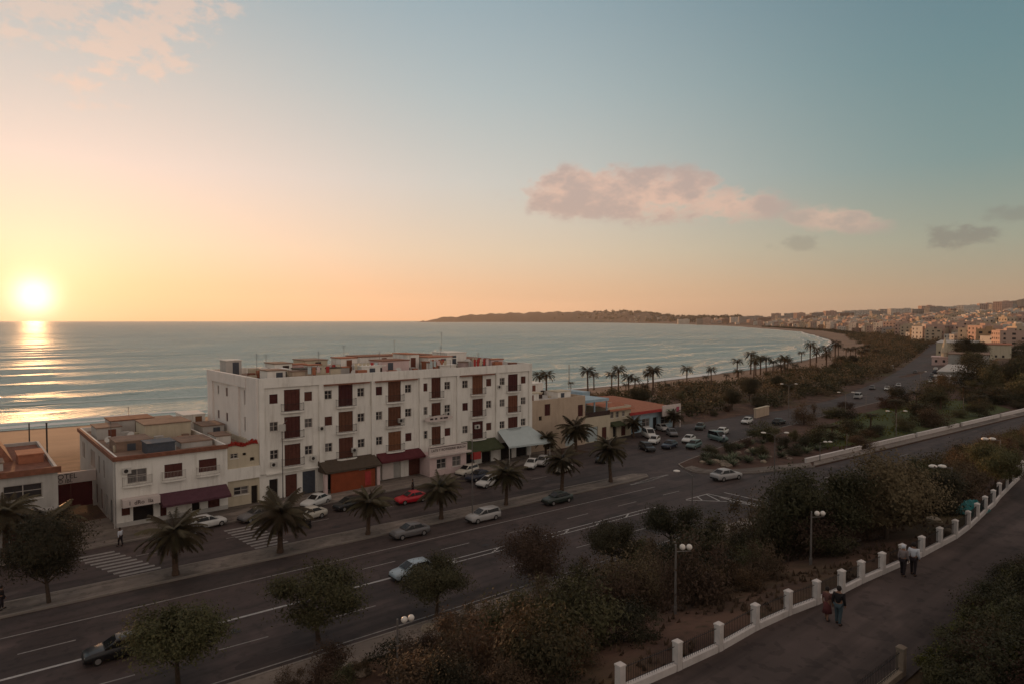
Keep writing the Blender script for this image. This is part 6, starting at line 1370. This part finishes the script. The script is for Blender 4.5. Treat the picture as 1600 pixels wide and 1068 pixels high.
# dark tree belt between sand and town, and trees through the town and along the headland
def belt(name, label, pts, m, leaf, n, seed):
    g = np.random.default_rng(seed); P = np.array(pts); k = g.integers(0, len(P), n); p = P[k, :3] + g.normal(size=(n, 3)) * P[k, 3:4] * np.array([.5, .5, .34]); p[:, 2] = np.maximum(p[:, 2], P[k, 2] - P[k, 3] * .5)
    a = g.normal(size=(n, 3)); a /= np.linalg.norm(a, axis=1)[:, None]; b = np.cross(a, g.normal(size=(n, 3))); b /= np.linalg.norm(b, axis=1)[:, None]; s = (P[k, 3] * leaf * g.uniform(.6, 1.3, n))[:, None]
    V = np.stack([p - a * s, p - b * s, p + a * s, p + b * s], 1).reshape(-1, 3); me = bpy.data.meshes.new(name); me.vertices.add(4 * n); me.vertices.foreach_set('co', V.astype(np.float32).ravel())
    me.loops.add(4 * n); me.loops.foreach_set('vertex_index', np.arange(4 * n, dtype=np.int32)); me.polygons.add(n); me.polygons.foreach_set('loop_start', np.arange(0, 4 * n, 4, dtype=np.int32)); me.materials.append(MATS[m]); me.update(calc_edges=True)
    o = link(name, me); o['kind'] = 'stuff'; o['label'] = label
belt('scrub_belt', 'reddish dry scrub filling the belt behind the beach', scrubpts[0], 'leafbrown', .10, 110000, 8)
belt('scrub_belt', 'dark green scrub filling the belt behind the beach', scrubpts[1], 'leafdark', .10, 120000, 9)
pts = []
for _ in range(2600):
    x = 420 + 1700 * rt.random() ** 1.3; ysh = float(np.interp(x, SHORE[:, 0], SHORE[:, 1])); y = ysh - (rt.uniform(50, 72) if x > 600 else rt.uniform(70, 120))
    if x < 655 and not (y > float(np.interp(x, blx, bly)) + 4 or y < float(np.interp(x, brx, bry)) - 4): continue
    pts.append((x, y, h1(x, y) + 1.0, rt.uniform(1.8, 3.2)))
belt('tree_belt', 'dark belt of trees between the sand and the town', pts, 'leafdark', .22, 60000, 5)
pts = []
for _ in range(900):
    u = rt.uniform(1180, 1625); dist = 500 + 2200 * rt.random(); x, y, _z = ray(u, 500); t_ = dist / (x * math.cos(TH) + y * math.sin(TH)); x *= t_; y *= t_
    e = float(inland(np.array([x]), np.array([y]))[0])
    if e > 80 and roadfree(x, y) and x > 450: pts.append((x, y, h1(x, y) + 2.5, rt.uniform(3, 6)))
belt('town_trees', 'dark trees scattered between the houses of the town', pts, 'leafdark', .25, 22000, 6)
pts = []
for _ in range(700):
    u = rt.uniform(690, 1160); dist = rt.uniform(4200, 7900); x, y, _z = ray(u, 500); t_ = dist / (x * math.cos(TH) + y * math.sin(TH)); x *= t_; y *= t_
    e = float(inland(np.array([x]), np.array([y]))[0])
    if e > 120: r_ = rt.uniform(8, 20); pts.append((x, y, h1(x, y) + r_ * .4, r_))
belt('headland_wood', 'dark woodland along the crest of the headland', pts, 'leafdark', .3, 30000, 7)
for t, m, r_ in SHRUB: drop(t)
for t in TREE + FB + FP: drop(t)
for o in list(bpy.data.objects):
    if '_w' in o.keys(): del o['_w']

# ------------------------------------------------------------------ the hazy evening air
hm = bpy.data.materials.new('haze'); hm.use_nodes = True; nt = hm.node_tree; nt.nodes.clear()
pv = N_('ShaderNodeVolumePrincipled'); pv.inputs['Color'].default_value = (.96, .88, .80, 1); pv.inputs['Density'].default_value = 3.5e-5; pv.inputs['Anisotropy'].default_value = .4
L_(pv.outputs[0], N_('ShaderNodeOutputMaterial').inputs['Volume'])
b = MB(); b.box(-15800, 15800, -600, 15900, -32, 560); o = b.build('haze', hm); o['kind'] = 'stuff'; o['label'] = 'thin warm evening haze over the bay'
